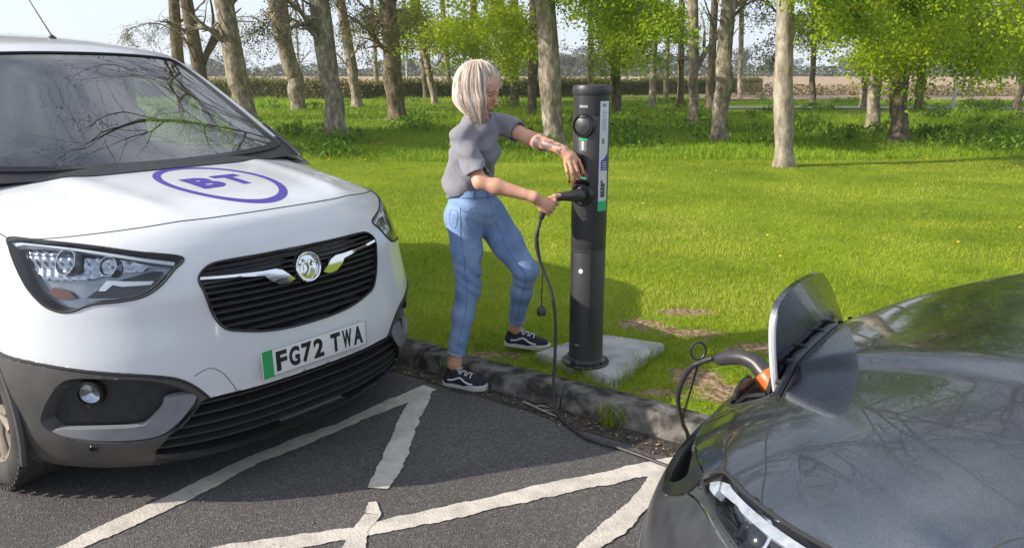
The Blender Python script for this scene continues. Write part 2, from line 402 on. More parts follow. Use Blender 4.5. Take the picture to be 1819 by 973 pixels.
def soilgrass_mat(name, a, c, d):
    m, n, l, b = nm(name); t = n.new('ShaderNodeTexCoord')
    no = n.new('ShaderNodeTexNoise'); no.inputs['Scale'].default_value = .5; no.inputs['Detail'].default_value = 8; l.new(t.outputs['Object'], no.inputs['Vector'])
    n2 = n.new('ShaderNodeTexNoise'); n2.inputs['Scale'].default_value = 30; n2.inputs['Detail'].default_value = 5; l.new(t.outputs['Object'], n2.inputs['Vector'])
    r = n.new('ShaderNodeValToRGB'); e = r.color_ramp.elements; e[0].position = .35; e[0].color = c4(a); e[1].position = .68; e[1].color = c4(c)
    l.new(no.outputs['Fac'], r.inputs[0]); r2 = n.new('ShaderNodeValToRGB'); r2.color_ramp.elements[0].position = .5; r2.color_ramp.elements[1].position = .75
    l.new(n2.outputs['Fac'], r2.inputs[0]); mx = n.new('ShaderNodeMix'); mx.data_type = 'RGBA'; l.new(r2.outputs[0], mx.inputs['Factor']); l.new(r.outputs[0], mx.inputs['A']); mx.inputs['B'].default_value = c4(d)
    l.new(mx.outputs['Result'], b.inputs['Base Color']); setp(b, Roughness=.95); b.inputs['Specular IOR Level'].default_value = .1
    bp = n.new('ShaderNodeBump'); bp.inputs['Strength'].default_value = .8; bp.inputs['Distance'].default_value = .03; l.new(n2.outputs['Fac'], bp.inputs['Height']); l.new(bp.outputs[0], b.inputs['Normal']); return m
M_ASPH = asphalt_mat()
M_TURF = soilgrass_mat('turf_soil', (.14, .20, .014), (.21, .29, .02), (.16, .15, .04))
M_FIELD = soilgrass_mat('ploughed_field', (.36, .25, .17), (.44, .32, .23), (.30, .27, .12))
M_SOIL = pmat('bare_soil', (.20, .13, .08), (.34, .25, .17), scale=14, rough=.95, bump=.6, bscale=60, bdist=.01, spec=.1)
M_KERB = pmat('kerb_concrete', (.04, .036, .032), (.24, .22, .195), scale=11, detail=9, rough=.9, bump=.8, bscale=45, bdist=.012, spec=.2, lo=.40, hi=.72)
M_SLAB = pmat('slab_concrete', (.30, .30, .29), (.45, .44, .42), scale=9, detail=8, rough=.85, bump=.3, bscale=70, bdist=.004, spec=.2)
M_PATH = pmat('far_road', (.20, .20, .21), (.25, .25, .25), scale=3, rough=.9)

far = 2500
road = meshobj('car_park_surface', [K(-far, -far), K(far, -far), K(far, 3.35), K(-far, 3.35)], [(0, 1, 2, 3)], M_ASPH); tag(road, kind='structure')
# lawn: near part is a fine sheet with small undulation, then a far sheet
def lawn_h(x, y):
    n_ = kn(x, y); h = .092 + .020 * (fnoise(x, y, .45, 3) - .5) + .03 * (fnoise(x, y, 2.3, 4) - .5) * np.clip((n_ - 3.2) / 2, 0, 1)
    return h + .0 * n_
def sheet(name, ts, ns, mat):
    T, N = np.meshgrid(ts, ns, indexing='ij'); X = T * KC - N * KS; Yy = T * KS + N * KC; Z = lawn_h(X, Yy)
    Z = np.where(N < 3.17, .096, Z); fade = np.clip((60 - np.abs(T)) / 20, 0, 1) * np.clip((60 - N) / 20, 0, 1); Z = .09 + (Z - .09) * fade
    return meshobj(name, np.stack([X, Yy, Z], -1).reshape(-1, 3), grid_faces(*T.shape)[:, ::-1], mat)
def spread(a, b, k, p): u = np.linspace(-1, 1, k); return (a + b) / 2 + (b - a) / 2 * np.sign(u) * np.abs(u) ** p
lawn = sheet('lawn', spread(-far, far, 801, 5.5), np.concatenate([np.linspace(3.07, 7, 110)[:-1], 7 + (far - 7) * np.linspace(0, 1, 200) ** 3.2]), M_TURF); tag(lawn, kind='structure')

# kerb stones, worn and chipped
def kerb_profile(t):
    c = fnoise(np.array([t]), np.array([0.]), .12, 9)[0]; d = fnoise(np.array([t]), np.array([5.]), .03, 10)[0]; e = fnoise(np.array([t]), np.array([9.]), .5, 11)[0]
    ch = .012 + .045 * max(0, c - .45) + .012 * d; top = .104 + .006 * (e - .5)
    return [(2.995, -.02), (3.0, .004), (3.004 + .01 * d, top - ch), (3.006 + ch * .9, top), (3.05, top + .004 * (d - .5)), (3.10, top + .003), (3.15 + .02 * c, top - .004), (3.20, .05)]
idx = 0
for k in range(-12, 12):
    t0 = -1.90 + k * .915 + .004; t1 = t0 + .907; b = MB(); ts = np.linspace(t0, t1, 60); rows = []
    dz = (random.Random(k).random() - .5) * .008
    for t in ts: rows.append([K(t, n_, z_ + dz) for n_, z_ in kerb_profile(t)])
    m_ = len(rows[0]); V_ = [p for r in rows for p in r]
    F_ = [(i * m_ + j, (i + 1) * m_ + j, (i + 1) * m_ + j + 1, i * m_ + j + 1) for i in range(len(rows) - 1) for j in range(m_ - 1)]
    F_ += [tuple(range(m_)), tuple((len(rows) - 1) * m_ + j for j in range(m_))[::-1]]
    b.add(V_, F_); o = b.build('kerb_stone', M_KERB, ang=60); tag(o, kind='structure')
# dirt gathered in the gutter
b = MB(); ts = np.linspace(-6, 2.5, 260)
for i, t in enumerate(ts):
    w = .05 + .07 * fnoise(np.array([t]), np.array([1.]), .25, 21)[0] + .03 * fnoise(np.array([t]), np.array([1.]), .05, 22)[0]
    b.v += [tuple(K(t, 2.999, .010)), tuple(K(t, 2.999 - w, .0035))]
b.add([], []); b.f = [[2 * i, 2 * i + 1, 2 * i + 3, 2 * i + 2] for i in range(len(ts) - 1)]; b.m = [0] * len(b.f)
M_GUT = pmat('gutter_dirt', (.035, .030, .026), (.085, .075, .06), scale=40, rough=.95, bump=.6, bscale=150, bdist=.004, spec=.1)
o = meshobj('gutter_dirt', b.v, b.f, M_GUT); tag(o, kind='stuff')

# painted hatching with broken edges
def paint_mat():
    m, n, l, b = nm('road_paint'); t = n.new('ShaderNodeTexCoord')
    no = n.new('ShaderNodeTexNoise'); no.inputs['Scale'].default_value = 9; no.inputs['Detail'].default_value = 9; no.inputs['Roughness'].default_value = .7; l.new(t.outputs['Object'], no.inputs['Vector'])
    r = n.new('ShaderNodeValToRGB'); e = r.color_ramp.elements; e[0].position = .28; e[0].color = (.36, .33, .29, 1); e[1].position = .6; e[1].color = (.60, .55, .48, 1); l.new(no.outputs['Fac'], r.inputs[0])
    vo = n.new('ShaderNodeTexVoronoi'); vo.inputs['Scale'].default_value = 95; l.new(t.outputs['Object'], vo.inputs['Vector'])
    sp = n.new('ShaderNodeSeparateColor'); l.new(vo.outputs['Color'], sp.inputs[0])
    n2 = n.new('ShaderNodeTexNoise'); n2.inputs['Scale'].default_value = 4; n2.inputs['Detail'].default_value = 4; l.new(t.outputs['Object'], n2.inputs['Vector'])
    ad = n.new('ShaderNodeMath'); ad.operation = 'ADD'; l.new(sp.outputs[1], ad.inputs[0]); l.new(n2.outputs['Fac'], ad.inputs[1])
    r2 = n.new('ShaderNodeValToRGB'); r2.color_ramp.elements[0].position = .30; r2.color_ramp.elements[0].color = (.12, .11, .10, 1); r2.color_ramp.elements[1].position = .45; r2.color_ramp.elements[1].color = (1, 1, 1, 1)
    l.new(ad.outputs[0], r2.inputs[0]); mx = n.new('ShaderNodeMix'); mx.data_type = 'RGBA'; mx.blend_type = 'MULTIPLY'; mx.inputs['Factor'].default_value = 1; l.new(r.outputs[0], mx.inputs['A']); l.new(r2.outputs[0], mx.inputs['B'])
    l.new(mx.outputs['Result'], b.inputs['Base Color']); bp = n.new('ShaderNodeBump'); bp.inputs['Strength'].default_value = .5; bp.inputs['Distance'].default_value = .003; l.new(vo.outputs['Distance'], bp.inputs['Height']); l.new(bp.outputs[0], b.inputs['Normal'])
    setp(b, Roughness=.8); b.inputs['Specular IOR Level'].default_value = .25; return m
M_PAINT = paint_mat()
def paint(name, pts, widths, seed, z=.004, cuts=()):
    """a strip of paint along pts with ragged, flaking edges"""
    P = [Vector((x, y, 0)) for x, y in pts]; L = [0]
    for a, c in zip(P, P[1:]): L.append(L[-1] + (c - a).length)
    nseg = int(L[-1] / .008); left = []; right = []
    for k in range(nseg + 1):
        s = L[-1] * k / nseg; i = max(j for j in range(len(L)) if L[j] <= s + 1e-9); i = min(i, len(P) - 2); f = (s - L[i]) / (L[i + 1] - L[i])
        p = P[i].lerp(P[i + 1], f); w = widths[i] * (1 - f) + widths[i + 1] * f; d = (P[i + 1] - P[i]).normalized(); nr = Vector((-d.y, d.x, 0))
        q = []
        for sd_ in (0, 1):
            sa = np.array([s]); w_ = 0; e = .012 * (fnoise(sa, sa * 0 + sd_ * 7, .22, seed)[0] - .5) + .014 * (fnoise(sa, sa * 0 + sd_ * 7, .06, seed + 1)[0] - .5) + .007 * (fnoise(sa, sa * 0 + sd_ * 7, .015, seed + 2)[0] - .5)
            q.append(max(.004, w / 2 + e))
        left.append(p + nr * q[0]); right.append(p - nr * q[1])
    n_ = len(left); V_ = [(p.x, p.y, z) for p in left + right]; F_ = [(i, i + 1, n_ + i + 1, n_ + i) for i in range(n_ - 1)]
    o = meshobj(name, V_, F_, M_PAINT, None, False); tag(o, kind='structure'); return o
paint('painted_line', [(-.425, 3.83), (-.70, 3.50), (-.80, 3.37), (-.92, 3.24), (-1.10, 3.03), (-1.30, 2.72), (-1.52, 2.40), (-1.9, 1.9)], [0.106, 0.078, 0.051, 0.092, 0.087, 0.097, 0.078, 0.083], 31)
paint('painted_line', [(-.455, 3.815), (-.485, 3.45), (-.50, 3.05), (-.525, 2.80)], [0.092, 0.106, 0.106, 0.078], 41, .0055)
paint('painted_line', [(-.53, 2.70), (-.515, 2.62), (-.545, 2.50), (-.55, 2.30), (-.60, 1.9)], [0.046, 0.069, 0.055, 0.092, 0.092], 51, .0055)
paint('painted_line', [(.76, 3.05), (.66, 2.995), (.35, 2.87), (.0, 2.73), (-.43, 2.545), (-.56, 2.49), (-.93, 2.40), (-1.6, 2.15)], [0.092, 0.101, 0.101, 0.097, 0.087, 0.064, 0.078, 0.083], 61)
paint('painted_line', [(.70, 3.02), (.55, 2.78), (.46, 2.66), (.36, 2.52), (.25, 2.38), (.0, 2.0)], [0.110, 0.106, 0.083, 0.101, 0.078, 0.092], 71, .0055)

# concrete slab under the post
SLAB = [(.118, 3.975), (.505, 3.605), (.845, 4.13), (.475, 4.31)]
bm = bmesh.new(); vs = [bm.verts.new((x, y, .02)) for x, y in SLAB]; f = bm.faces.new(vs); r_ = bmesh.ops.extrude_face_region(bm, geom=[f])
for v in r_['geom']:
    if isinstance(v, bmesh.types.BMVert): v.co.z = .142
bmesh.ops.recalc_face_normals(bm, faces=bm.faces); bmesh.ops.bevel(bm, geom=bm.edges[:], offset=.008, segments=2, affect='EDGES')
me = bpy.data.meshes.new('concrete_slab'); bm.to_mesh(me); bm.free(); me.materials.append(M_SLAB); o = link(bpy.data.objects.new('concrete_slab', me)); tag(o, kind='structure')

# bare patches
SOIL = [(1.13, 4.86, .17, .09), (.80, 4.62, .16, .10), (1.05, 4.45, .20, .08), (.93, 3.72, .14, .16), (1.06, 3.52, .16, .14), (1.32, 3.30, .2, .15), (1.45, 4.2, .25, .1), (-.1, 4.07, .2, .05), (.72, 3.55, .13, .05)]
def soil_mask(x, y):
    m = np.zeros(x.shape)
    for (sx_, sy_, a, c) in SOIL: m = np.maximum(m, np.exp(-((x - sx_) / a) ** 2 - ((y - sy_) / c) ** 2))
    return m

att = lawn.data.attributes.new('soil', 'FLOAT', 'POINT'); co_ = np.zeros(len(lawn.data.vertices) * 3, np.float32); lawn.data.vertices.foreach_get('co', co_); co_ = co_.reshape(-1, 3)
att.data.foreach_set('value', soil_mask(co_[:, 0], co_[:, 1]).astype(np.float32))
_n, _l = M_TURF.node_tree.nodes, M_TURF.node_tree.links; _b = _n['Principled BSDF']; _src = _b.inputs['Base Color'].links[0].from_socket
_a = _n.new('ShaderNodeAttribute'); _a.attribute_name = 'soil'; _t = _n.new('ShaderNodeTexCoord'); _z = _n.new('ShaderNodeTexNoise'); _z.inputs['Scale'].default_value = 11; _z.inputs['Detail'].default_value = 8; _l.new(_t.outputs['Object'], _z.inputs['Vector'])
_m = _n.new('ShaderNodeMath'); _m.operation = 'MULTIPLY_ADD'; _m.inputs[1].default_value = 1.3; _l.new(_z.outputs['Fac'], _m.inputs[0]); _l.new(_a.outputs['Fac'], _m.inputs[2])
_r = _n.new('ShaderNodeMapRange'); _r.inputs['From Min'].default_value = .92; _r.inputs['From Max'].default_value = 1.08; _l.new(_m.outputs[0], _r.inputs['Value'])
_c = _n.new('ShaderNodeValToRGB'); _c.color_ramp.elements[0].position = .4; _c.color_ramp.elements[0].color = (.16, .10, .06, 1); _c.color_ramp.elements[1].position = .62; _c.color_ramp.elements[1].color = (.36, .255, .16, 1); _z2 = _n.new('ShaderNodeTexNoise'); _z2.inputs['Scale'].default_value = 40; _z2.inputs['Detail'].default_value = 6; _l.new(_t.outputs['Object'], _z2.inputs['Vector']); _l.new(_z2.outputs['Fac'], _c.inputs[0])
_x = _n.new('ShaderNodeMix'); _x.data_type = 'RGBA'; _l.new(_r.outputs[0], _x.inputs['Factor']); _l.new(_src, _x.inputs['A']); _l.new(_c.outputs[0], _x.inputs['B']); _l.new(_x.outputs['Result'], _b.inputs['Base Color'])
# far field, far road
o = meshobj('ploughed_field', [(11.5, 45, .13), (120, 41, .13), (420, 190, .9), (-160, 190, .9), (-60, 62, .13), (0, 58, .13)], [(0, 1, 2, 3, 4, 5)], M_FIELD); tag(o, kind='structure')
o = meshobj('far_lane', [(9, 34.2, .125), (70, 30.0, .125), (70, 32.2, .125), (9, 36.0, .125)], [(0, 1, 2, 3)], M_PATH); tag(o, kind='structure')

# ---------------------------------------------------------------- grass
def grass_mat(name, a, c, d, tr=.35):
    m, n, l, b = nm(name); at = n.new('ShaderNodeAttribute'); at.attribute_name = 'tint'
    r = n.new('ShaderNodeValToRGB'); e = r.color_ramp.elements; e[0].position = 0; e[0].color = c4(a); e[1].position = 1; e[1].color = c4(d); q = r.color_ramp.elements.new(.5); q.color = c4(c)
    l.new(at.outputs['Fac'], r.inputs[0]); l.new(r.outputs[0], b.inputs['Base Color']); setp(b, Roughness=.55); b.inputs['Specular IOR Level'].default_value = .25
    t = n.new('ShaderNodeBsdfTranslucent'); l.new(r.outputs[0], t.inputs[0]); mx = n.new('ShaderNodeMixShader'); mx.inputs[0].default_value = tr
    l.new(b.outputs[0], mx.inputs[1]); l.new(t.outputs[0], mx.inputs[2]); l.new(mx.outputs[0], n['Material Output'].inputs[0]); return m
M_GRASS = grass_mat('grass_blades', (.15, .24, .010), (.35, .43, .016), (.56, .57, .09), .45)
M_TALL = grass_mat('long_grass', (.16, .27, .014), (.27, .40, .02), (.42, .50, .07))
M_LEAFY = grass_mat('weed_leaves', (.09, .18, .016), (.15, .27, .02), (.24, .35, .04))
M_PETAL = pmat('dandelion_petal', (.75, .50, .01), rough=.6)
def blades(name, X, Yy, h, w, tint, mat, lean=.5, flat=0, z0=None):
    n_ = len(X); Z = lawn_h(X, Yy) - .004 if z0 is None else z0; a = rng.uniform(0, 2 * np.pi, n_); dx, dy = np.cos(a), np.sin(a)
    ln = np.abs(rng.normal(0, lean, n_)) + .1; b2 = rng.uniform(0, 2 * np.pi, n_)
    B = np.stack([X, Yy, Z], -1); wv = np.stack([dx, dy, dx * 0], -1) * (w / 2)[:, None]; up = np.stack([np.cos(b2) * ln * h, np.sin(b2) * ln * h, h], -1)
    mid = B + up * .55 * np.array([.6, .6, 1.1]); V = np.stack([B - wv, B + wv, mid + wv * .8, B + up, mid - wv * .8], 1).reshape(-1, 3)
    k = np.arange(n_)[:, None] * 5; F = np.concatenate([k + np.array([0, 1, 2]), k + np.array([0, 2, 4]), k + np.array([4, 2, 3])], 0)
    o = meshobj(name, V, F, mat, None, False); at = o.data.attributes.new('tint', 'FLOAT', 'POINT'); at.data.foreach_set('value', np.repeat(tint, 5).astype(np.float32)); return o
def sample(n_, y0, y1, p=-1.0, margin=.80):
    """points thinning out with distance"""
    u = rng.random(n_); Yy = (y0 ** (p + 1) + u * (y1 ** (p + 1) - y0 ** (p + 1))) ** (1 / (p + 1)) if p != -1 else y0 * (y1 / y0) ** u
    X = rng.uniform(-margin, margin, n_) * (Yy + .8); return X, Yy
def in_slab(x, y): return inside(SLAB, x, y)
X, Yy = sample(430000, 3.0, 15, -.9)
n_ = kn(X, Yy); sm = soil_mask(X, Yy); edge = n_ > 3.15 + .05 * fnoise(X, Yy, .08, 61) - .05 * (fnoise(X, Yy, .4, 62) > .6)
keep = edge & ~in_slab(X, Yy) & (rng.random(len(X)) > np.clip(sm * 1.7 - .25 + .5 * (fnoise(X, Yy, .07, 71) - .5), 0, .97))
keep &= (rng.random(len(X)) < .55 + .6 * fnoise(X, Yy, .25, 12))
X, Yy = X[keep], Yy[keep]; d = Yy
f1 = fnoise(X, Yy, .35, 13); f2 = fnoise(X, Yy, 1.7, 14); f3 = fnoise(X, Yy, .09, 15)
h = (.016 + .018 * rng.random(len(X)) + .014 * f1) * (1 + .005 * d); w = .0021 * (1 + .13 * d) * rng.uniform(.7, 1.3, len(X))
f4 = fnoise(X, Yy, .6, 19); tint = np.clip(.02 + .42 * rng.random(len(X)) + .5 * (f2 - .3) + .35 * (f3 - .4) + .7 * (f4 - .42) + .5 * (rng.random(len(X)) > .955), 0, 1)
o = blades('lawn_grass', X, Yy, h, w, tint, M_GRASS, .75); tag(o, kind='stuff')
# unmown grass under the trees
X, Yy = sample(210000, 12.0, 75, -1.1)
lim = 13.3 + 1.6 * fnoise(X, Yy, 2.5, 16) + np.clip(-X, 0, 8) * .1; f = fnoise(X, Yy, 1.4, 17); keep = (Yy > lim) & (rng.random(len(X)) < .25 + f)
keep &= ~((Yy > 29) & (X > 8.5) & (Yy < 37.5)) & ~((Yy > 44) & (X > 12)); X, Yy = X[keep], Yy[keep]; f = fnoise(X, Yy, 1.4, 17); f2 = fnoise(X, Yy, 4.5, 18)
h = .07 + .14 * rng.random(len(X)) * f + .09 * (f2 > .6); w = .006 * (1 + .07 * Yy) * rng.uniform(.7, 1.3, len(X))
tint = np.clip(.1 + .35 * rng.random(len(X)) + .5 * (f2 - .25), 0, 1); o = blades('long_grass', X, Yy, h, w, tint, M_TALL, .5); tag(o, kind='stuff')
# nettles and other broad weeds in dark clumps
cx, cy = sample(150, 14.5, 45, -1.0, .72); cx = np.concatenate([cx, [1.6, 3.2, 4.0, 2.4, -2.6, -3.1, 9.6, 10.2, 8.9, 11.4, 5.9]]); cy = np.concatenate([cy, [22, 21, 23, 19, 24, 23, 17.5, 18.6, 19.5, 19, 19.5]])
k = np.repeat(np.arange(len(cx)), 130); r = np.abs(rng.normal(0, .32, len(k))); a = rng.uniform(0, 6.28, len(k)); X = cx[k] + r * np.cos(a) * 1.5; Yy = cy[k] + r * np.sin(a)
zz = lawn_h(X, Yy) + rng.random(len(k)) * .30 * np.exp(-(r / .5) ** 2); o = blades('weeds', X, Yy, .05 + .05 * rng.random(len(k)), .035 + .04 * rng.random(len(k)), rng.random(len(k)), M_LEAFY, 1.2, z0=zz); tag(o, kind='stuff')
# dandelions and daisies
X, Yy = sample(150, 5, 26, -.3, .7); kk = (kn(X, Yy) > 3.5) & ((Yy > 12) | (rng.random(150) < .35)); X, Yy = X[kk], Yy[kk]; b = MB()
for x, y in zip(X, Yy):
    z = float(lawn_h(np.array(x), np.array(y))) + .05 + .06 * rng.random() * (y > 13); rr = .010 + .0007 * y
    b.lathe([(.001, -.004), (rr, 0), (rr * .8, .006), (.001, .007)], (x, y, z), 8)
o = b.build('dandelions', M_PETAL); tag(o, kind='stuff')
# ================================================================ trees, hedge, far trees
def bark_mat(name, a, c, d, sc=9):
    m, n, l, b = nm(name); t = n.new('ShaderNodeTexCoord'); mp = n.new('ShaderNodeMapping'); mp.inputs['Scale'].default_value = (1, 1, .45); l.new(t.outputs['Object'], mp.inputs[0])
    no = n.new('ShaderNodeTexNoise'); no.inputs['Scale'].default_value = sc; no.inputs['Detail'].default_value = 9; no.inputs['Roughness'].default_value = .72; l.new(mp.outputs[0], no.inputs['Vector'])
    r = n.new('ShaderNodeValToRGB'); e = r.color_ramp.elements; e[0].position = .36; e[0].color = c4(a); e[1].position = .66; e[1].color = c4(d); q = e.new(.52); q.color = c4(c); l.new(no.outputs['Fac'], r.inputs[0])
    n2 = n.new('ShaderNodeTexNoise'); n2.inputs['Scale'].default_value = 2.2; n2.inputs['Detail'].default_value = 5; l.new(t.outputs['Object'], n2.inputs['Vector'])
    r2 = n.new('ShaderNodeMapRange'); r2.inputs['From Min'].default_value = .56; r2.inputs['From Max'].default_value = .68; r2.inputs['To Max'].default_value = .55; l.new(n2.outputs['Fac'], r2.inputs['Value'])
    mx = n.new('ShaderNodeMix'); mx.data_type = 'RGBA'; l.new(r2.outputs[0], mx.inputs['Factor']); l.new(r.outputs[0], mx.inputs['A']); mx.inputs['B'].default_value = (.15, .17, .05, 1)
    l.new(mx.outputs['Result'], b.inputs['Base Color']); setp(b, Roughness=.92); b.inputs['Specular IOR Level'].default_value = .15
    bp = n.new('ShaderNodeBump'); bp.inputs['Strength'].default_value = .9; bp.inputs['Distance'].default_value = .03; l.new(no.outputs['Fac'], bp.inputs['Height']); l.new(bp.outputs[0], b.inputs['Normal']); return m
M_BARK = bark_mat('bark_grey', (.12, .098, .072), (.29, .24, .18), (.56, .50, .41))
M_BARKD = bark_mat('bark_brown', (.08, .062, .045), (.17, .135, .095), (.32, .26, .19))
M_BARKP = bark_mat('bark_pale', (.16, .13, .10), (.34, .28, .22), (.52, .47, .40), 7)
M_LEAF = grass_mat('young_leaves', (.16, .28, .012), (.32, .46, .015), (.52, .56, .03), .55)
M_LEAFD = grass_mat('green_leaves', (.09, .19, .010), (.20, .34, .014), (.36, .46, .03), .5)
M_BUD = grass_mat('spring_buds', (.12, .13, .03), (.22, .20, .05), (.28, .17, .07), .35)
M_HEDGE = grass_mat('hedge_leaves', (.15, .17, .05), (.27, .27, .08), (.42, .30, .18), .4)
M_FARL = grass_mat('far_leaves', (.06, .075, .04), (.09, .10, .055), (.14, .13, .09), .2)

def trunk_mesh(mb, pts, radii, n=14, seed=0, flare=True):
    """tapered, slightly lumpy trunk"""
    P = [Vector(p) for p in pts]; C_ = catmull(P, 7); m = len(C_); rr = np.interp(np.linspace(0, len(pts) - 1, m), np.arange(len(pts)), radii); rg = random.Random(seed)
    V = []; u = Vector((1, 0, 0))
    for i, c in enumerate(C_):
        T = (C_[min(i + 1, m - 1)] - C_[max(i - 1, 0)]).normalized(); u = (u - T * u.dot(T)).normalized(); w = T.cross(u)
        for k in range(n):
            a = 2 * math.pi * k / n; q = 1 + .06 * math.sin(a * 2 + seed + i * .25) + .05 * math.sin(a * 5 + i * .5 + seed * 2) + .04 * (rg.random() - .5)
            if flare and i < 7: q *= 1 + (.45 + .55 * max(0, math.sin(a * 4 + seed))) * (1 - i / 7) ** 2
            V.append(c + (u * math.cos(a) + w * math.sin(a)) * rr[i] * q)
    F = [(i * n + k, i * n + (k + 1) % n, (i + 1) * n + (k + 1) % n, (i + 1) * n + k) for i in range(m - 1) for k in range(n)] + [tuple((m - 1) * n + k for k in range(n))]
    mb.add(V, F); return C_
class Leaves:
    def __init__(s): s.p = []; s.s = []; s.t = []
    def add(s, p, size, tint): s.p.append(tuple(p)); s.s.append(size); s.t.append(tint)
    def build(s, name, mat, parent, droop=.5, seed=1):
        g = np.random.default_rng(seed); P = np.array(s.p); S = np.array(s.s); n = len(P); T = np.array(s.t)
        ax = g.normal(size=(n, 3)); ax[:, 2] = ax[:, 2] * .5 - droop; ax /= np.linalg.norm(ax, axis=1)[:, None]
        q = g.normal(size=(n, 3)); q -= ax * (q * ax).sum(1)[:, None]; q /= np.linalg.norm(q, axis=1)[:, None]; nn = np.cross(ax, q)
        L = S[:, None]; V = np.stack([P, P + ax * L * .45 + q * L * .36 + nn * L * .10, P + ax * L, P + ax * L * .45 - q * L * .36 + nn * L * .10], 1).reshape(-1, 3)
        k = np.arange(n)[:, None] * 4; F = np.concatenate([k + np.array([0, 1, 2]), k + np.array([0, 2, 3])], 0)
        o = meshobj(name, V, F, mat, parent, False); at = o.data.attributes.new('tint', 'FLOAT', 'POINT'); at.data.foreach_set('value', np.repeat(np.clip(T, 0, 1), 4).astype(np.float32)); return o
def twigs(mb, lv, p, d, length, r, rg, size, tint, dens, depth=0, droop=.15):
    """a branch that keeps forking, with leaves on its last orders"""
    n = 5; pts = [Vector(p)]; d = Vector(d).normalized(); rad = [r]
    for i in range(n):
        d = (d + Vector((rg.uniform(-1, 1), rg.uniform(-1, 1), rg.uniform(-1, 1) - droop)) * .22).normalized(); pts.append(pts[-1] + d * length / n); rad.append(r * (1 - .75 * (i + 1) / n))
        if depth > 0:
            for _ in range(2 if depth > 1 else rg.randint(1, 3)):
                dd = (d + Vector((rg.uniform(-1, 1), rg.uniform(-1, 1), rg.uniform(-.7, .7))) * 1.0).normalized()
                twigs(mb, lv, pts[-1], dd, length * rg.uniform(.35, .6), rad[-1] * .7, rg, size, tint, dens, depth - 1, droop)
        if depth <= 1 and lv is not None:
            for _ in range(rg.randint(int(dens * .5), int(dens * 1.5) + 1)):
                o = Vector((rg.gauss(0, 1), rg.gauss(0, 1), rg.gauss(0, .7))) * size * 1.9; lv.add(pts[-1] + o, size * rg.uniform(.6, 1.3), tint + rg.uniform(-.3, .3) + .1 * rg.gauss(0, 1))
    mb.tube(pts, rad, 4 if r < .03 else 6, cap=False); return pts

def crown_proto(kind, seed):
    """crown from a fork at the origin upwards; returns (branches mesh, leaves mesh) data"""
    rg = random.Random(seed); mb = MB(); lv = Leaves(); nl = 6
    for k in range(nl):
        a = 2 * math.pi * (k + rg.random() * .6) / nl; el = rg.uniform(.6, 1.35); d = Vector((math.cos(a) * math.cos(el), math.sin(a) * math.cos(el), math.sin(el)))
        if kind == 'fine': twigs(mb, lv, (0, 0, rg.uniform(-.2, .9)), d, rg.uniform(2.6, 3.8), .030, rg, .03, .5, 1, 2, .02)
        elif kind == 'leafy': twigs(mb, lv, (0, 0, rg.uniform(-.2, .8)), d, rg.uniform(2.6, 3.8), .07, rg, .10, .45 + rg.uniform(-.15, .15), 2, 2, .05)
        else: twigs(mb, lv, (0, 0, rg.uniform(-.2, .8)), d, rg.uniform(2.8, 4.0), .08, rg, .045, .5 + rg.uniform(-.3, .3), 2, 2, .05)
    c = mb.build('crown', M_BARKD, None, crease=False); l_ = lv.build('foliage', M_LEAF if kind == 'leafy' else M_BUD, c, .5, seed); return c, l_
PROTO = {'leafy': [crown_proto('leafy', 11), crown_proto('leafy', 12), crown_proto('leafy', 13)], 'fine': [crown_proto('fine', 31)], 'bare': [crown_proto('bare', 21), crown_proto('bare', 22), crown_proto('bare', 23)]}
used = {}
def place_crown(kind, parent, p, sc, rz, idx):
    pr = PROTO[kind][idx % 3]; first = not used.get((kind, idx % 3)); used[(kind, idx % 3)] = 1
    c = pr[0] if first else link(pr[0].copy()); l_ = pr[1] if first else link(pr[1].copy())
    c.parent = parent; l_.parent = c; c.location = p; c.scale = (sc, sc, sc); c.rotation_euler = (0, 0, rz); return c, l_
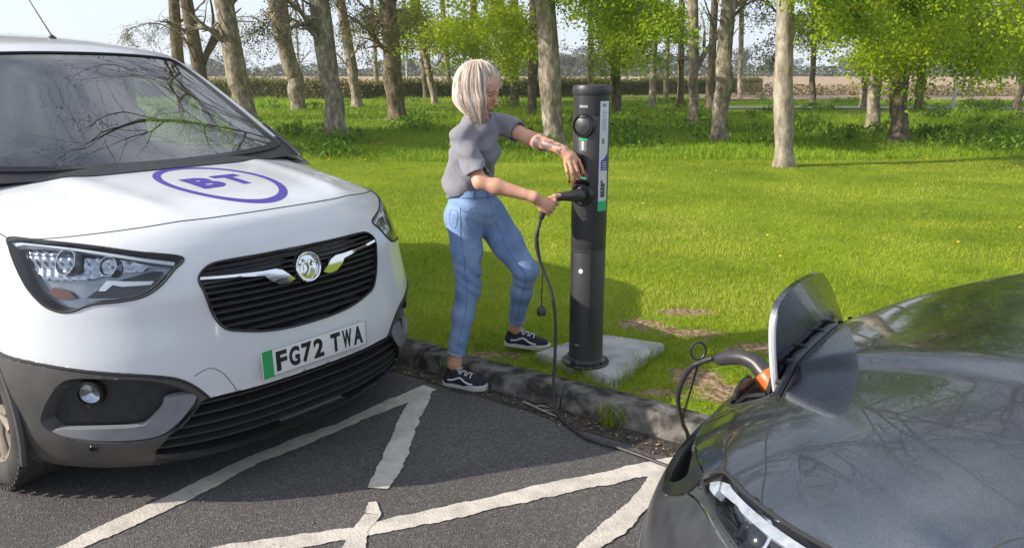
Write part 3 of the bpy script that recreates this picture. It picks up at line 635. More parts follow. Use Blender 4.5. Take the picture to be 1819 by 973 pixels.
TR = [  # x, y of base, radius, lean in x per metre, lean in y, bark, crown kind, fork height, knee (dx at 1.1 m), label
 (-12.3, 30.0, .24, 0.02, 0, 'd', 'bare', 2.6, 0, 'slim dark tree seen above the roof of the white van, leftmost of all the trees'),
 (-10.6, 28.0, .26, -0.1, 0, 'd', 'bare', 1.9, 0, 'tree with a V-shaped fork just above the edge of the white van'),
 (-8.6, 26.0, .38, -0.12, 0, 'g', 'bare', 2.4, 0, 'thick grey tree whose foot is hidden by the white van'),
 (-10.3, 38.5, .19, -0.08, 0, 'm', 'bare', 2.7, 0, 'thin mossy tree standing behind the bent trunk'),
 (-8.75, 33.0, .34, -0.17, 0, 'g', 'bare', 2.6, .22, 'grey tree with a bent trunk and a knuckle halfway up'),
 (-7.9, 36.0, .16, -0.09, 0, 'd', 'bare', 3.0, 0, 'thin dark tree just right of the pale pole on the left'),
 (-4.15, 19.0, .27, -0.09, 0, 'g', 'bare', 2.7, 0, 'broad grey tree with a flared foot left of the woman, nearest on that side'),
 (-6.9, 36.0, .26, -0.12, 0, 'm', 'bare', 2.6, 0, 'greenish leaning tree between the two broad trunks left of the woman'),
 (-5.6, 38.0, .17, -0.06, 0, 'd', 'bare', 2.9, 0, 'thin dark tree half hidden behind the reddish flared trunk'),
 (-3.72, 26.0, .34, -0.045, 0, 'd', 'bare', 2.8, 0, 'brown tree with a reddish flared foot left of the woman'),
 (-3.8, 40.0, .20, -0.185, 0, 'm', 'leafy', 2.9, 0, 'slim leaning tree with fresh leaves just left of the woman'),
 (-4.2, 55.0, .19, -0.07, 0, 'd', 'leafy', 3.2, 0, 'faint slim tree rising behind the slim leaning one'),
 (-2.2, 50.0, .26, -0.02, 0, 'd', 'leafy', 3.0, 0, 'dark forked tree right behind the woman'),
 (.10, 36.0, .21, 0, 0, 'd', 'leafy', 2.6, 0, 'dark tree under bright leaves right of the woman'),
 (.72, 29.0, .19, 0.01, 0, 'd', 'leafy', 3.0, 0, 'narrow black trunk beside the big pale tree at the post'),
 (.86, 16.3, .245, -0.078, 0, 'g', 'leafy', 2.9, 0, 'big mottled grey tree between the woman and the charging post'),
 (4.1, 42.0, .18, -0.02, 0, 'd', 'leafy', 3.0, 0, 'thin tree behind the left edge of the charging post'),
 (3.9, 30.0, .22, -0.055, 0, 'd', 'leafy', 2.8, 0, 'dark tree rising straight above the charging post'),
 (6.0, 34.5, .165, -0.016, 0, 'm', 'bare', 3.0, 0, 'slim straight tree first to the right of the charging post'),
 (7.3, 35.0, .155, -0.025, 0, 'd', 'bare', 3.1, 0, 'slim dark tree second to the right of the charging post'),
 (5.3, 23.4, .17, -0.058, 0, 'm', 'bare', 2.9, 0, 'mossy straight tree beside the thinner forked one'),
 (8.1, 33.0, .18, -0.015, 0, 'd', 'bare', 2.0, 0, 'forked thin tree just behind the mossy straight one'),
 (4.68, 18.0, .205, 0.006, 0, 'g', 'bare', 2.9, .02, 'mottled tree leaning right, between the mossy and the palest tree'),
 (4.47, 13.0, .172, -0.07, 0, 'p', 'leafy', 2.9, -.03, 'palest tree with a flared orange foot, nearest to the mown lawn'),
 (14.0, 37.5, .15, -0.08, 0, 'd', 'leafy', 3.0, 0, 'thin dark tree just right of the palest trunk'),
 (15.3, 35.0, .20, -0.09, 0, 'm', 'leafy', 2.8, 0, 'light brown tree left of the pair at the drooping leaves'),
 (16.0, 36.0, .16, -0.11, 0, 'd', 'leafy', 2.8, 0, 'dark thin tree tucked behind the left one of the close pair'),
 (9.3, 20.6, .19, -0.075, 0, 'm', 'leafy', 2.7, 0, 'left one of the close pair of trees under drooping leaves'),
 (8.6, 17.7, .215, -0.13, 0, 'd', 'leafy', 2.6, 0, 'right one of the close pair of trees under drooping leaves'),
 (17.2, 34.0, .21, -0.06, 0, 'd', 'leafy', 2.8, 0, 'tree leaning right behind the close pair, by the lane'),
 (20.4, 32.5, .17, -0.035, 0, 'd', 'leafy', 2.6, 0, 'thin dark tree leaning right near the right edge'),
 (17.5, 27.0, .25, -0.08, 0, 'g', 'leafy', 2.5, 0, 'pinkish grey tree at the right edge of the picture'),
 (-12.6, 47.0, .17, -.05, 0, 'd', 'bare', 3.0, 0, 'slender far tree at the hedge, between the bent trunk and the thick grey tree'),
 (-8.3, 50.0, .16, -.03, 0, 'm', 'bare', 3.0, 0, 'slender far tree by the hedge, left of the reddish flared trunk'),
 (-4.9, 46.0, .17, -.06, 0, 'd', 'bare', 3.0, 0, 'slender dark tree by the hedge, between the reddish trunk and the leaning one'),
 (-.9, 47.0, .17, .0, 0, 'm', 'leafy', 3.0, 0, 'slender far tree by the hedge, just right of the woman'),
 (8.8, 46.0, .17, -.03, 0, 'd', 'bare', 3.0, 0, 'slender dark far tree by the hedge, beyond the second slim tree'),
 (13.0, 46.0, .17, -.06, 0, 'm', 'bare', 3.0, 0, 'slender far tree by the hedge end, left of the palest trunk'),
]
TREES = []
for i, (x, y, r, lx, ly, bk, kind, fh, knee, lab) in enumerate(TR):
    vis = 1.59 + .092 * y; fh = max(fh, vis + (.15 if kind == 'bare' else .55))
    rg = random.Random(100 + i); r *= .88; t = thing('tree', lab, 'tree', (x, y, .08), 0, 'trees on the grass behind the post'); TREES.append(t)
    tall = i in (6, 15, 23); b = MB(); H_ = fh + (5.5 if tall else 3.2); pts = [(0, 0, -.15)]; rad = [r * 1.12]
    for z in (.35, .8, 1.3, 1.9, fh, fh + 1.4, H_):
        w = .014 * rg.gauss(0, 1); kx = knee * math.exp(-((z - 1.4) / .5) ** 2)
        pts.append((lx * z + w + kx, ly * z + .03 * rg.gauss(0, 1), z)); rad.append(r * (1.0 - .10 * z / fh if z <= fh else .70 - .45 * (z - fh) / (H_ - fh)))
    if knee > .1: rad[4] *= 1.18
    C_ = trunk_mesh(b, pts, rad, 16, i)
    # a few snags and limbs low down
    for k in range(rg.randint(1, 3)):
        z = rg.uniform(1.5, fh); a = rg.uniform(0, 6.28); twigs(b, None, (lx * z + .6 * r * math.cos(a), .6 * r * math.sin(a), z), (math.cos(a), math.sin(a), .8), rg.uniform(.8, 1.9), r * .28, rg, 0, 0, 0, 1)
    if i in (1, 20, 21): twigs(b, None, (lx * 1.6, 0, 1.5), (.5 if i != 1 else .35, 0, 1), 3.2, r * .62, rg, 0, 0, 0, 1, -.1)
    b.build('trunk', {'g': M_BARK, 'd': M_BARKD, 'm': M_BARK, 'p': M_BARKP}[bk], t, crease=False)
    place_crown(kind, t, (lx * fh, ly * fh, fh + (.25 if kind == 'bare' else .1)), rg.uniform(.85, 1.15) * (1.15 if y > 30 else 1), rg.uniform(0, 6.28), i)
    if tall: c_, l_ = place_crown('fine', t, (lx * H_, ly * H_, H_ - 1.6), 2.5, rg.uniform(0, 6.28), 0); c_.name = 'upper_crown'
# drooping leafy branches low enough to be seen, each on its own tree
def sprays(ti, targets, size, mat, seed, tint=.5, dens=5):
    t = TREES[ti]; rg = random.Random(seed); mb = MB(); lv = Leaves(); base = Vector(t.location); fh = TR[ti][7]; lx = TR[ti][3]
    for (X, Y_, Z, spread_) in targets:
        e = Vector((X, Y_, Z)) - base; s = Vector((lx * fh, 0, fh + rg.uniform(-.3, .5))); m = (s + e) / 2 + Vector((0, 0, .5))
        p = catmull([s, m, e], 9); mb.tube(p, [.035 * (1 - .85 * k / (len(p) - 1)) for k in range(len(p))], 5, cap=False)
        for k in range(3, len(p)):
            for _ in range(2):
                d = Vector((rg.uniform(-1, 1), rg.uniform(-1, 1), rg.uniform(-.6, .25))); twigs(mb, lv, p[k], d, spread_ * rg.uniform(.6, 1.45), .008, rg, size, tint, dens, 0 if k < len(p) - 2 else 1, .5)
    c = mb.build('low_branches', M_BARKD, t, crease=False); lv.build('foliage', mat, c, .7, seed)
def cloud(ti, n, xr, yr, zr, sp, size, mat, seed, tint=.55, dens=4, low=.5):
    rg = random.Random(seed); T_ = []
    for _ in range(n):
        y = rg.uniform(*yr); x = rg.uniform(*xr) * y / ((yr[0] + yr[1]) / 2); T_.append((x, y, rg.uniform(*zr) - low * rg.random() ** 3, sp * rg.uniform(.7, 1.2)))
    sprays(ti, T_, size, mat, seed + 1, tint, dens)
# bright leaves left and right of the post
cloud(13, 8, (-4.4, .7), (24, 31), (2.9, 4.1), 1.0, .10, M_LEAF, 301, .70, 5)
cloud(10, 6, (-6.0, -1.4), (33, 41), (3.3, 5.0), 1.2, .12, M_LEAF, 321, .75, 6, .8)
cloud(17, 10, (1.7, 5.6), (25, 30), (2.6, 4.0), .9, .095, M_LEAF, 331, .62, 5, .6)
cloud(15, 5, (1.4, 3.0), (14.5, 17), (2.7, 3.2), .5, .07, M_LEAF, 341, .5, 5, .3)
cloud(28, 11, (6.2, 10.8), (14, 17.5), (2.2, 3.2), .75, .075, M_LEAF, 351, .66, 5, .75)
cloud(27, 9, (9.0, 13.2), (17, 20), (2.2, 3.4), .85, .085, M_LEAF, 361, .6, 6, .6)
cloud(23, 7, (3.9, 7.2), (11.5, 14), (2.45, 2.9), .5, .065, M_LEAF, 371, .55, 5, .3)
cloud(31, 9, (14.0, 18.4), (22, 26), (2.4, 3.8), .95, .095, M_LEAF, 381, .6, 6, .7)
cloud(24, 7, (10.5, 17), (29, 34), (3.4, 4.8), 1.1, .11, M_LEAF, 391, .6, 5, .5)
# thin twiggy growth hanging on the left, brownish buds
for ti, tg, sd in ((1, [(-12.2, 26, 2.9, 1.2), (-11, 26, 3.2, 1.2)], 311), (4, [(-9.5, 31, 3.1, 1.1), (-7.8, 32, 3.4, 1.2), (-10.5, 31, 3.6, 1.1)], 312), (6, [(-5.6, 18.6, 2.5, .8), (-3.0, 19, 2.5, .8), (-2.6, 20, 2.75, .8)], 313), (9, [(-4.9, 25, 2.7, 1.0), (-2.7, 25.5, 2.5, 1.0), (-5.2, 27, 3.3, 1)], 314), (18, [(6.6, 32, 3.0, 1.0), (7.4, 33, 3.4, 1)], 315), (22, [(5.9, 17.6, 2.5, .8), (6.2, 18, 2.2, .7)], 316)):
    sprays(ti, tg, .05, M_BUD, sd, .4, 3)
# the old oak behind the van
t = thing('oak_tree', 'wide spreading brown oak with hardly any leaves, beyond the roof of the van', 'tree', (-11.6, 16.5, .08)); t.scale = (1.6, 1.6, 1.75)
b = MB(); lv = Leaves(); rg = random.Random(77); trunk_mesh(b, [(0, 0, -.1), (.05, 0, 1.2), (0, 0, 2.2), (.1, 0, 3.0)], [.55, .45, .42, .3], 16, 5); b.build('trunk', M_BARKD, t, crease=False)
b = MB()
for k in range(9):
    a = 2 * math.pi * k / 9 + rg.random() * .4; twigs(b, lv, (0, 0, rg.uniform(1.6, 3.0)), (math.cos(a), math.sin(a), rg.uniform(.25, 1.2)), rg.uniform(2.2, 3.4), .13, rg, .07, .6, 2, 3 if k % 3 == 0 else 2, -.05)
c = b.build('crown', M_BARKD, t, crease=False); lv.build('foliage', M_BUD, c, .4, 5)
# hedge
t = thing('hedge', 'long low brownish hedge across the far side of the grass', 'hedge', (0, 0, 0))
g = np.random.default_rng(5); HP = [(-48, 50), (-9, 47), (6, 52), (19, 62)]
def hedge_pt(u): 
    L = np.cumsum([0] + [math.dist(a, c) for a, c in zip(HP, HP[1:])]); s = u * L[-1]; return np.interp(s, L, [p[0] for p in HP]), np.interp(s, L, [p[1] for p in HP])
u = np.linspace(0, 1, 160); hx, hy = hedge_pt(u); V_ = []; 
for x, y in zip(hx, hy):
    hh = 1.0 + .22 * fnoise(np.array([x]), np.array([0.]), 1.6, 31)[0]
    V_ += [(x, y - .45, .05), (x, y - .4, hh * .8), (x, y - .1, hh), (x, y + .3, hh), (x, y + .5, .05)]
F_ = [(i * 5 + j, (i + 1) * 5 + j, (i + 1) * 5 + j + 1, i * 5 + j + 1) for i in range(159) for j in range(4)]
M_HCORE = pmat('hedge_core', (.10, .10, .045), (.18, .15, .08), scale=5, rough=.95, bump=.8, bscale=12, bdist=.1)
meshobj('hedge_body', V_, F_, M_HCORE, t)
uu = g.random(42000); x, y = hedge_pt(uu); hh = 1.02 + .24 * fnoise(x, x * 0, 1.6, 31); z = g.random(len(x)) ** .7; side = g.random(len(x))
yy = y - .48 + .9 * side * (z > .85) + g.normal(0, .05, len(x)); L_ = Leaves(); L_.p = np.stack([x, yy, .1 + z * hh + g.normal(0, .04, len(x))], -1); L_.s = g.uniform(.07, .17, len(x)); L_.t = .1 + .5 * g.random(len(x)) + .9 * (fnoise(x, z, 2.2, 33) - .45)
L_.build('hedge_leaves', M_HEDGE, t, 0, 3)
# far trees and scrub
def far_proto(seed, bare):
    g = np.random.default_rng(seed); rg = random.Random(seed); b = MB(); trunk_mesh(b, [(0, 0, 0), (0, 0, 1.2), (.1, 0, 2.6), (0, 0, 4)], [.22, .18, .12, .05], 6, seed, False); L = Leaves(); P = []
    for k in range(16):
        c = np.array([g.normal(0, 1.2), g.normal(0, 1.2), g.uniform(2.0, 5.2)]); r = g.uniform(.6, 1.2); n = 70 if bare else 110; q = g.normal(size=(n, 3)); q /= np.linalg.norm(q, axis=1)[:, None]; P.append(c + q * r * g.random((n, 1)) ** .4)
        b.tube([(0, 0, 1.5 + k * .1), tuple(c * np.array([.5, .5, .75])), tuple(c)], [.09, .05, .02], 4, cap=False)
    P = np.concatenate(P); L.p = P; L.s = g.uniform(.16, .36, len(P)); L.t = .2 + .6 * g.random(len(P)); return b, L
FPR = []
for k, bare in ((0, 0), (1, 1), (2, 0), (3, 1)): FPR.append(far_proto(400 + k, bare))
g = np.random.default_rng(8); fm = {}
FL = ['distant grey-green tree on the horizon', 'distant bare rounded tree on the horizon', 'distant broad tree on the horizon', 'distant hazy thin tree on the horizon']
for k in range(120):
    ang = g.uniform(-.56, .72); dd = g.uniform(170, 300); x = dd * math.tan(ang); idx = k % 4
    if ang < -.1 and g.random() < .45: continue
    t = thing('far_tree', FL[idx] + ', one of the long row beyond the field', 'tree', (x, dd, .2 if k else .2), g.uniform(0, 6.28), 'row of trees beyond the field, kind %s' % 'abcd'[idx]); s_ = g.uniform(.75, 1.5) * (1.0 if x > 0 else .7); t.scale = (s_ * 1.5, s_ * 1.5, s_)
    if idx not in fm:
        b, L = FPR[idx]; fm[idx] = (b.build('trunk', M_BARKD, t, crease=False), L.build('crown', M_FARL, t, 0, k))
    else:
        for o in fm[idx]: c = link(o.copy()); c.parent = t
# scrub line at the far edge of the field
g = np.random.default_rng(18); n = 26000; a = g.uniform(-.62, .75, n); dd = 165 + 20 * g.random(n); X = dd * np.tan(a); zz = .3 + g.random(n) ** 1.3 * (1.3 + 1.6 * fnoise(X, X * 0, 14, 44)); L = Leaves(); L.p = np.stack([X, dd, zz], -1); L.s = g.uniform(.35, .9, n); L.t = g.random(n)
o = L.build('far_scrub', M_FARL, None, 0, 4); tag(o, kind='stuff')
# lower bushes by the lane on the right
t = thing('scrub_hedge', 'reddish brown scrubby hedge beyond the lane on the right', 'hedge', (0, 0, 0))
g = np.random.default_rng(28); n = 14000; X = g.uniform(15, 60, n); Yb = 56 - .12 * X + g.normal(0, .5, n); zz = .1 + g.random(n) * (.35 + .5 * fnoise(X, X * 0, 2.5, 45)); L = Leaves(); L.p = np.stack([X, Yb, zz], -1); L.s = g.uniform(.08, .2, n); L.t = .5 + .5 * g.random(n)
L.build('scrub_leaves', M_HEDGE, t, 0, 5)
# poles
M_POLE = pmat('galvanised_pole', (.45, .45, .44), (.55, .55, .54), scale=4, rough=.5)
def pole(x, y, h, r, lab, arm=True, grp=None):
    t = thing('lamp_post', lab, 'lamp post', (x, y, .08)); b = MB(); b.tube([(0, 0, 0), (0, 0, 1.0), (0, 0, 1.02), (0, 0, h)], [r * 1.5, r * 1.5, r, r * .75], 12); b.build('pole', M_POLE, t)
    b = MB(); b.tube([(0, 0, h), (.1, -.1, h + .12), (.7, -.3, h + .18)], r * .5, 8); b.build('arm', M_POLE, t)
    b = MB(); b.box((.9, -.36, h + .18), (.5, .18, .09), rz=-.3, bev=.02); b.build('lamp_head', M_POLE, t)
pole(-11.0, 42, 5.5, .085, 'pale grey lamp post among the trees left of the broad grey trunk')
pole(-6.2, 48, 5.5, .07, 'slender pale lamp post standing left of the woman beside the hedge')
t = thing('white_post', 'short white wooden post beside the lane on the right', 'post', (18.4, 33.6, .08)); b = MB(); b.box((0, 0, .85), (.12, .12, 1.7), bev=.01); b.build('shaft', pmat('white_post_paint', (.7, .7, .68), (.6, .6, .58), scale=9, rough=.6), t); b = MB(); b.prism([(-.08, -.08), (.08, -.08), (.08, .08), (-.08, .08)], 1.7, 1.74); b.build('cap', pmat('post_cap', (.5, .5, .5), rough=.6), t)
# house roof corner far left
t = thing('house', 'brick house with a dark roof and chimney far left behind the van', 'house', (-34.5, 46, 0))
M_BRICK = pmat('brick', (.28, .13, .08), (.36, .18, .11), scale=20, rough=.9); M_ROOFT = pmat('roof_tiles', (.05, .045, .045), (.08, .07, .065), scale=10, rough=.8)
b = MB(); b.box((0, 0, 1.9), (6, 5, 3.8)); b.build('wall', M_BRICK, t)
b = MB(); b.add([(-3.2, -2.7, 3.75), (3.2, -2.7, 3.75), (3.2, 2.7, 3.75), (-3.2, 2.7, 3.75), (-3.2, 0, 5.2), (3.2, 0, 5.2)], [(0, 1, 5, 4), (2, 3, 4, 5), (1, 2, 5), (3, 0, 4), (3, 2, 1, 0)]); rf = b.build('roof', M_ROOFT, t, smooth=False)
b = MB(); b.box((2.2, 0, 5.3), (.6, .6, 1.2)); b.box((2.2, 0, 5.93), (.7, .7, .08)); b.build('chimney', M_BRICK, rf)
for x in (-1.5, 1.4):
    b = MB(); b.box((x, -2.52, 1.7), (1.1, .06, 1.1)); b.build('window', M_BLACKG, t)
# ================================================================ the white van
M_WHITE = pmat('van_white_paint', (.66, .67, .69), (.63, .64, .66), scale=3, rough=.28, spec=.5, Coat_Weight=.6, Coat_Roughness=.04)
M_GREYP = pmat('van_grey_plastic', (.060, .057, .056), (.078, .074, .071), scale=14, rough=.50, bump=.25, bscale=500, bdist=.0008)
M_SILVERP = pmat('van_satin_grey_plastic', (.20, .205, .22), (.23, .235, .25), scale=14, rough=.36)
M_SEAM = pmat('seam_rubber', (.02, .02, .022), rough=.7)
M_WGLASS = glassmat('windscreen_glass', (.80, .88, .86), 1.5, 0.0, .20)
M_LGLASS = glassmat('lamp_glass', (.93, .95, .97), 1.5)
M_BLUE = pmat('indigo_vinyl', (.055, .025, .30), (.06, .03, .33), scale=10, rough=.35)
M_PLATE = pmat('plate_white', (.74, .74, .72), (.70, .70, .68), scale=40, rough=.4)
M_GREEN = pmat('plate_green', (.015, .30, .09), (.02, .36, .10), scale=12, rough=.4)
M_INK = pmat('plate_black', (.008, .008, .009), rough=.45)
M_TRIM = pmat('cabin_dark_trim', (.03, .03, .032), (.045, .045, .048), scale=10, rough=.7, bump=.2, bscale=200, bdist=.001)
M_SEATF = pmat('seat_cloth', (.025, .026, .03), (.045, .045, .05), scale=60, rough=.9)
M_RIMV = pmat('dusty_alloy', (.16, .13, .10), (.26, .22, .17), scale=6, rough=.6, metal=.3)

van = thing('delivery_van', 'white panel van beside the kerb with an indigo ring on its bonnet', 'van', (-.787, 3.013, 0), -.664)
HL = [(-.765, 9.98), (-.725, 10.05), (-.645, 9.66), (-.505, 9.16), (-.39, 8.76), (-.275, 8.38), (-.305, 7.86), (-.345, 7.34), (-.39, 7.02), (-.45, 6.90), (-.535, 6.84), (-.60, 6.62), (-.655, 6.66), (-.705, 6.92), (-.755, 7.5), (-.783, 8.4), (-.782, 9.4)]
GR = [(-.245, 7.46), (-.215, 7.90), (-.17, 8.02), (-.085, 8.04), (0, 8.04), (.085, 8.04), (.17, 8.02), (.215, 7.90), (.245, 7.46), (.235, 6.9), (.215, 6.1), (.19, 5.66), (.15, 5.48), (.08, 5.28), (0, 5.2), (-.08, 5.28), (-.15, 5.48), (-.19, 5.66), (-.215, 6.1), (-.235, 6.9)]
IN = [(-.25, 3.28), (-.12, 3.26), (0, 3.26), (.12, 3.26), (.25, 3.28), (.29, 2.95), (.345, 2.3), (.385, 1.7), (.40, 1.3), (.30, 1.15), (.15, 1.05), (0, 1.05), (-.15, 1.05), (-.30, 1.15), (-.40, 1.3), (-.385, 1.7), (-.345, 2.3), (-.29, 2.95)]
GB = [(-1.5, 5.9), (-1.2, 5.6), (-.95, 5.26), (-.755, 5.1), (-.615, 4.92), (-.495, 4.72), (-.40, 4.52), (-.33, 4.26), (-.285, 3.85), (-.25, 3.28), (-.29, 2.95), (-.345, 2.3), (-.385, 1.7), (-.40, 1.3), (-.40, -1), (-1.5, -1)]
FG = [(-.775, 2.9), (-.76, 3.3), (-.73, 3.75), (-.67, 4.42), (-.615, 4.62), (-.52, 4.56), (-.42, 4.4), (-.35, 4.12), (-.30, 3.7), (-.272, 3.25), (-.29, 2.85), (-.335, 2.3), (-.40, 2.0), (-.50, 1.98), (-.60, 2.08), (-.69, 2.3), (-.745, 2.55)]
HLd, GRd, INd, FGd = dense(HL), dense(GR), dense(IN, 3), dense(FG)
LIP = [(-.40, -1), (-.40, 1.3), (-.30, 1.15), (-.15, 1.05), (0, 1.05), (.15, 1.05), (.30, 1.15), (.40, 1.3), (.40, -1)]

def van_shell():
    s = np.concatenate([-2 + np.arange(90) / 90., np.linspace(-1, 1, 221), 1 + (1 + np.arange(90)) / 90.])
    v = np.linspace(0, 14, 281); S, V = np.meshgrid(s, v, indexing='ij')
    polys = [HLd, mirror(HLd), GRd, INd, FGd, mirror(FGd)]
    for p in [GB, mirror(GB)] + polys: snap(p, S, V, .0068, 1.35, .10)
    P = VAN(S, V); F = grid_faces(*S.shape)
    # wheel arches (circles in x, z on the sides)
    arch = np.zeros(S.shape, bool)
    for cx in (-.89, -3.675):
        side = (np.abs(P[..., 1]) > .80); dx = P[..., 0] - cx; dz = P[..., 2] - .33; r = np.hypot(dx, dz)
        m = side & (np.abs(r - .372) < .022) & (P[..., 2] > .1); k = np.where(m, .372 / np.maximum(r, 1e-6), 1)
        P[..., 0] = np.where(m, cx + dx * k, P[..., 0]); P[..., 2] = np.where(m, .33 + dz * k, P[..., 2])
        dx = P[..., 0] - cx; dz = P[..., 2] - .33
    P = P.reshape(-1, 3); C = P[F].mean(1); sc = S.ravel()[F].mean(1); vc = V.ravel()[F].mean(1)
    cls = np.zeros(len(F), int)
    for p in (GB, mirror(GB)): cls[inside(p, sc, vc)] = 1
    cls[inside(LIP, sc, vc)] = 2
    for p in polys: cls[inside(p, sc, vc)] = 9
    for cx in (-.89, -3.675):
        cls[(np.hypot(C[:, 0] - cx, C[:, 2] - .33) < .368) & (np.abs(C[:, 1]) > .78)] = 9
    cls[(cls == 0) & (C[:, 2] < .42) & (C[:, 0] < -1.25)] = 3      # sill and lower doors
    body, bump, lip, sill = split_faces(P, F, cls, ['body', 'bumper', 'bumper_lip', 'sill'], [M_WHITE, M_GREYP, M_BLACKP, M_GREYP], van)
    return body, bump
body, bumper = van_shell()

# upper body
UR = [(-.985, 1.160, .775, .10, 0), (-1.14, 1.262, .762, .12, 0), (-1.32, 1.375, .745, .14, 0), (-1.50, 1.487, .722, .155, .005), (-1.66, 1.587, .694, .165, .01), (-1.79, 1.662, .668, .17, .018),
      (-1.87, 1.70, .655, .16, .03), (-2.02, 1.742, .66, .13, .045), (-2.4, 1.785, .68, .06, .06), (-3.0, 1.82, .695, 0, .06), (-4.15, 1.83, .695, 0, .06), (-4.28, 1.80, .69, 0, .05), (-4.33, 1.68, .70, 0, .03), (-4.35, 1.15, .80, 0, 0)]
def UP(c, v):
    c = np.asarray(c, float); p = smooth_interp(UR, v); xc, zc, W, D, dr = [p[..., k] for k in range(5)]
    a = np.minimum(np.abs(c), 1); sg = np.sign(c); q = np.clip(np.abs(c) - 1, 0, 1)
    x = xc - D * a ** 2.2; y = W * a; z = zc - dr * a ** 2.5
    zb = 1.095; yb = .868
    y = y + (yb - y) * q ** .8 ; z = z + (zb - z) * q
    y = y + .035 * np.sin(q * np.pi) * np.clip((z - zb) / .4, 0, 1)
    return np.stack([x, sg * y, z], -1)
class ULoft:
    rows = UR
    def __call__(s, c, v): return UP(c, v)
    normal = Loft.normal
UPL = ULoft()
WS = [(-.925, .55), (-.5, .34), (0, .28), (.5, .34), (.925, .55), (.93, 1.2), (.915, 4.2), (.90, 5.0), (.80, 5.35), (.4, 5.48), (0, 5.52), (-.4, 5.48), (-.80, 5.35), (-.90, 5.0), (-.915, 4.2), (-.93, 1.2)]
def van_upper():
    c = np.concatenate([np.linspace(-2, -1, 31)[:-1], np.linspace(-1, 1, 121), np.linspace(1, 2, 31)[1:]]); v = np.linspace(0, 13, 261)
    S, V = np.meshgrid(c, v, indexing='ij'); snap(WS, S, V, .012, .7, .13)
    P = UP(S, V); F = grid_faces(*S.shape)
    QW = [(-1.76, 1.15), (-1.92, 1.15), (-1.955, 1.37), (-1.76, 1.285)]; DW = [(-1.99, 1.15), (-2.85, 1.15), (-2.85, 1.55), (-2.28, 1.545), (-2.03, 1.41)]
    sidem = np.abs(S) > 1.03
    X = P[..., 0].copy(); Z = P[..., 2].copy()
    for q in (QW, DW): snap(q, X, Z, .012)
    P[..., 0] = np.where(sidem, X, P[..., 0]); P[..., 2] = np.where(sidem, Z, P[..., 2])
    P = P.reshape(-1, 3); C = P[F].mean(1); sc = S.ravel()[F].mean(1); vc = V.ravel()[F].mean(1); cls = np.zeros(len(F), int)
    cls[(vc < 1.1 - .2 * np.abs(sc)) & (np.abs(sc) < 1.0)] = 4; cls[inside(WS, sc, vc)] = 1
    for q in (QW, DW):
        m = inside(q, C[:, 0], C[:, 2]) & (np.abs(sc) > 1.02); cls[m & (C[:, 1] < 0)] = 2; cls[m & (C[:, 1] > 0)] = 3
    return split_faces(P, F, cls, ['roof', 'windscreen', 'side_window', 'side_window', 'screen_base'], [M_WHITE, M_WGLASS, M_WGLASS, M_WGLASS, M_BLACKP], van)
roof, wscreen, *_ = van_upper()

# black border printed round the windscreen, cowl and wipers
fr = np.array(dense(WS, 4)); cc = fr.mean(0); inner = cc + (fr - cc) * np.array([.955, .94])
n = len(fr); A = on(UPL, fr[:, 0], fr[:, 1], .002); B = on(UPL, inner[:, 0], inner[:, 1], .002)
meshobj('windscreen_border', np.concatenate([A, B]), [[i, (i + 1) % n, n + (i + 1) % n, n + i] for i in range(n)], M_BLACKG, van)
b = MB(); b.tube([Vector(on(UPL, p[0], p[1], .004)) for p in fr] + [Vector(on(UPL, fr[0][0], fr[0][1], .004))], .006, 6); b.build('windscreen_seal', M_SEAM, van)
b = MB()
ks = np.linspace(-.94, .94, 41); rowA = [UP(k, .42 + .28 * abs(k) ** 2) + np.array([0, 0, .004]) for k in ks]
rowB = [np.array(VAN(k * .86, 13.75)) + np.array([0, 0, .005]) for k in ks]
rowC = [np.array([p[0], p[1], p[2] - .05]) for p in rowB]
V_ = rowA + rowB + rowC; m_ = len(ks)
b.add(V_, [(i, i + 1, m_ + i + 1, m_ + i) for i in range(m_ - 1)] + [(m_ + i, m_ + i + 1, 2 * m_ + i + 1, 2 * m_ + i) for i in range(m_ - 1)])
b.build('cowl', M_BLACKP, van)
# side pillar foot trims
for sg in (-1, 1):
    b = MB(); pts = [Vector(UP(sg * 1.02, v)) + Vector((0, sg * .006, .004)) for v in (.05, .5, 1.0, 1.5)]
    b.tube([pts[0] + Vector((.03, 0, -.008))] + pts, [.008, .016, .016, .012, .006], 8, flat=.6); b.build('pillar_trim', M_BLACKP, van)

# bonnet shut line, tow cover line, sensor
SE = [(-.765, 9.98), (-.70, 9.98), (-.64, 9.86), (-.5, 9.98), (-.35, 10.1), (-.18, 10.18), (0, 10.2), (.18, 10.18), (.35, 10.1), (.5, 9.98), (.64, 9.86), (.70, 9.98), (.765, 9.98)]
for sg in (-1, 1):
    b = MB(); gl = [(sg * abs(s_), v_) for s_, v_ in GB[1:10]]; b.tube(seam_pts(VAN, gl, -.0015, 6), .0062, 8); b.build('bumper_joint', M_SEAM, van)
b = MB(); b.tube(seam_pts(VAN, SE, -.0005), .0028, 6)
for sg in (-1, 1):
    b.tube([Vector(on(VAN, sg * s_, v_, -.0005)) for s_, v_ in zip(np.linspace(.765, .90, 30), np.linspace(9.98, 14, 30))], .0026, 6)
b.build('bonnet_shut_line', M_SEAM, van)
b = MB(); b.tube(seam_pts(VAN, [(-.282, 4.25), (-.255, 4.42), (-.232, 4.40), (-.205, 4.06), (-.178, 3.32)], -.0003), .0014, 6); b.build('tow_eye_cover_line', M_SEAM, van)
for sg in (-1, 1):
    b = MB(); b.lathe([(.001, .001), (.012, .001), (.014, .003), (.016, .001), (.017, -.004)], on(VAN, sg * .587, 1.74, 0), 20, M=frame_at(VAN, sg * .587, 1.74)); b.build('parking_sensor', M_BLACKG, van)

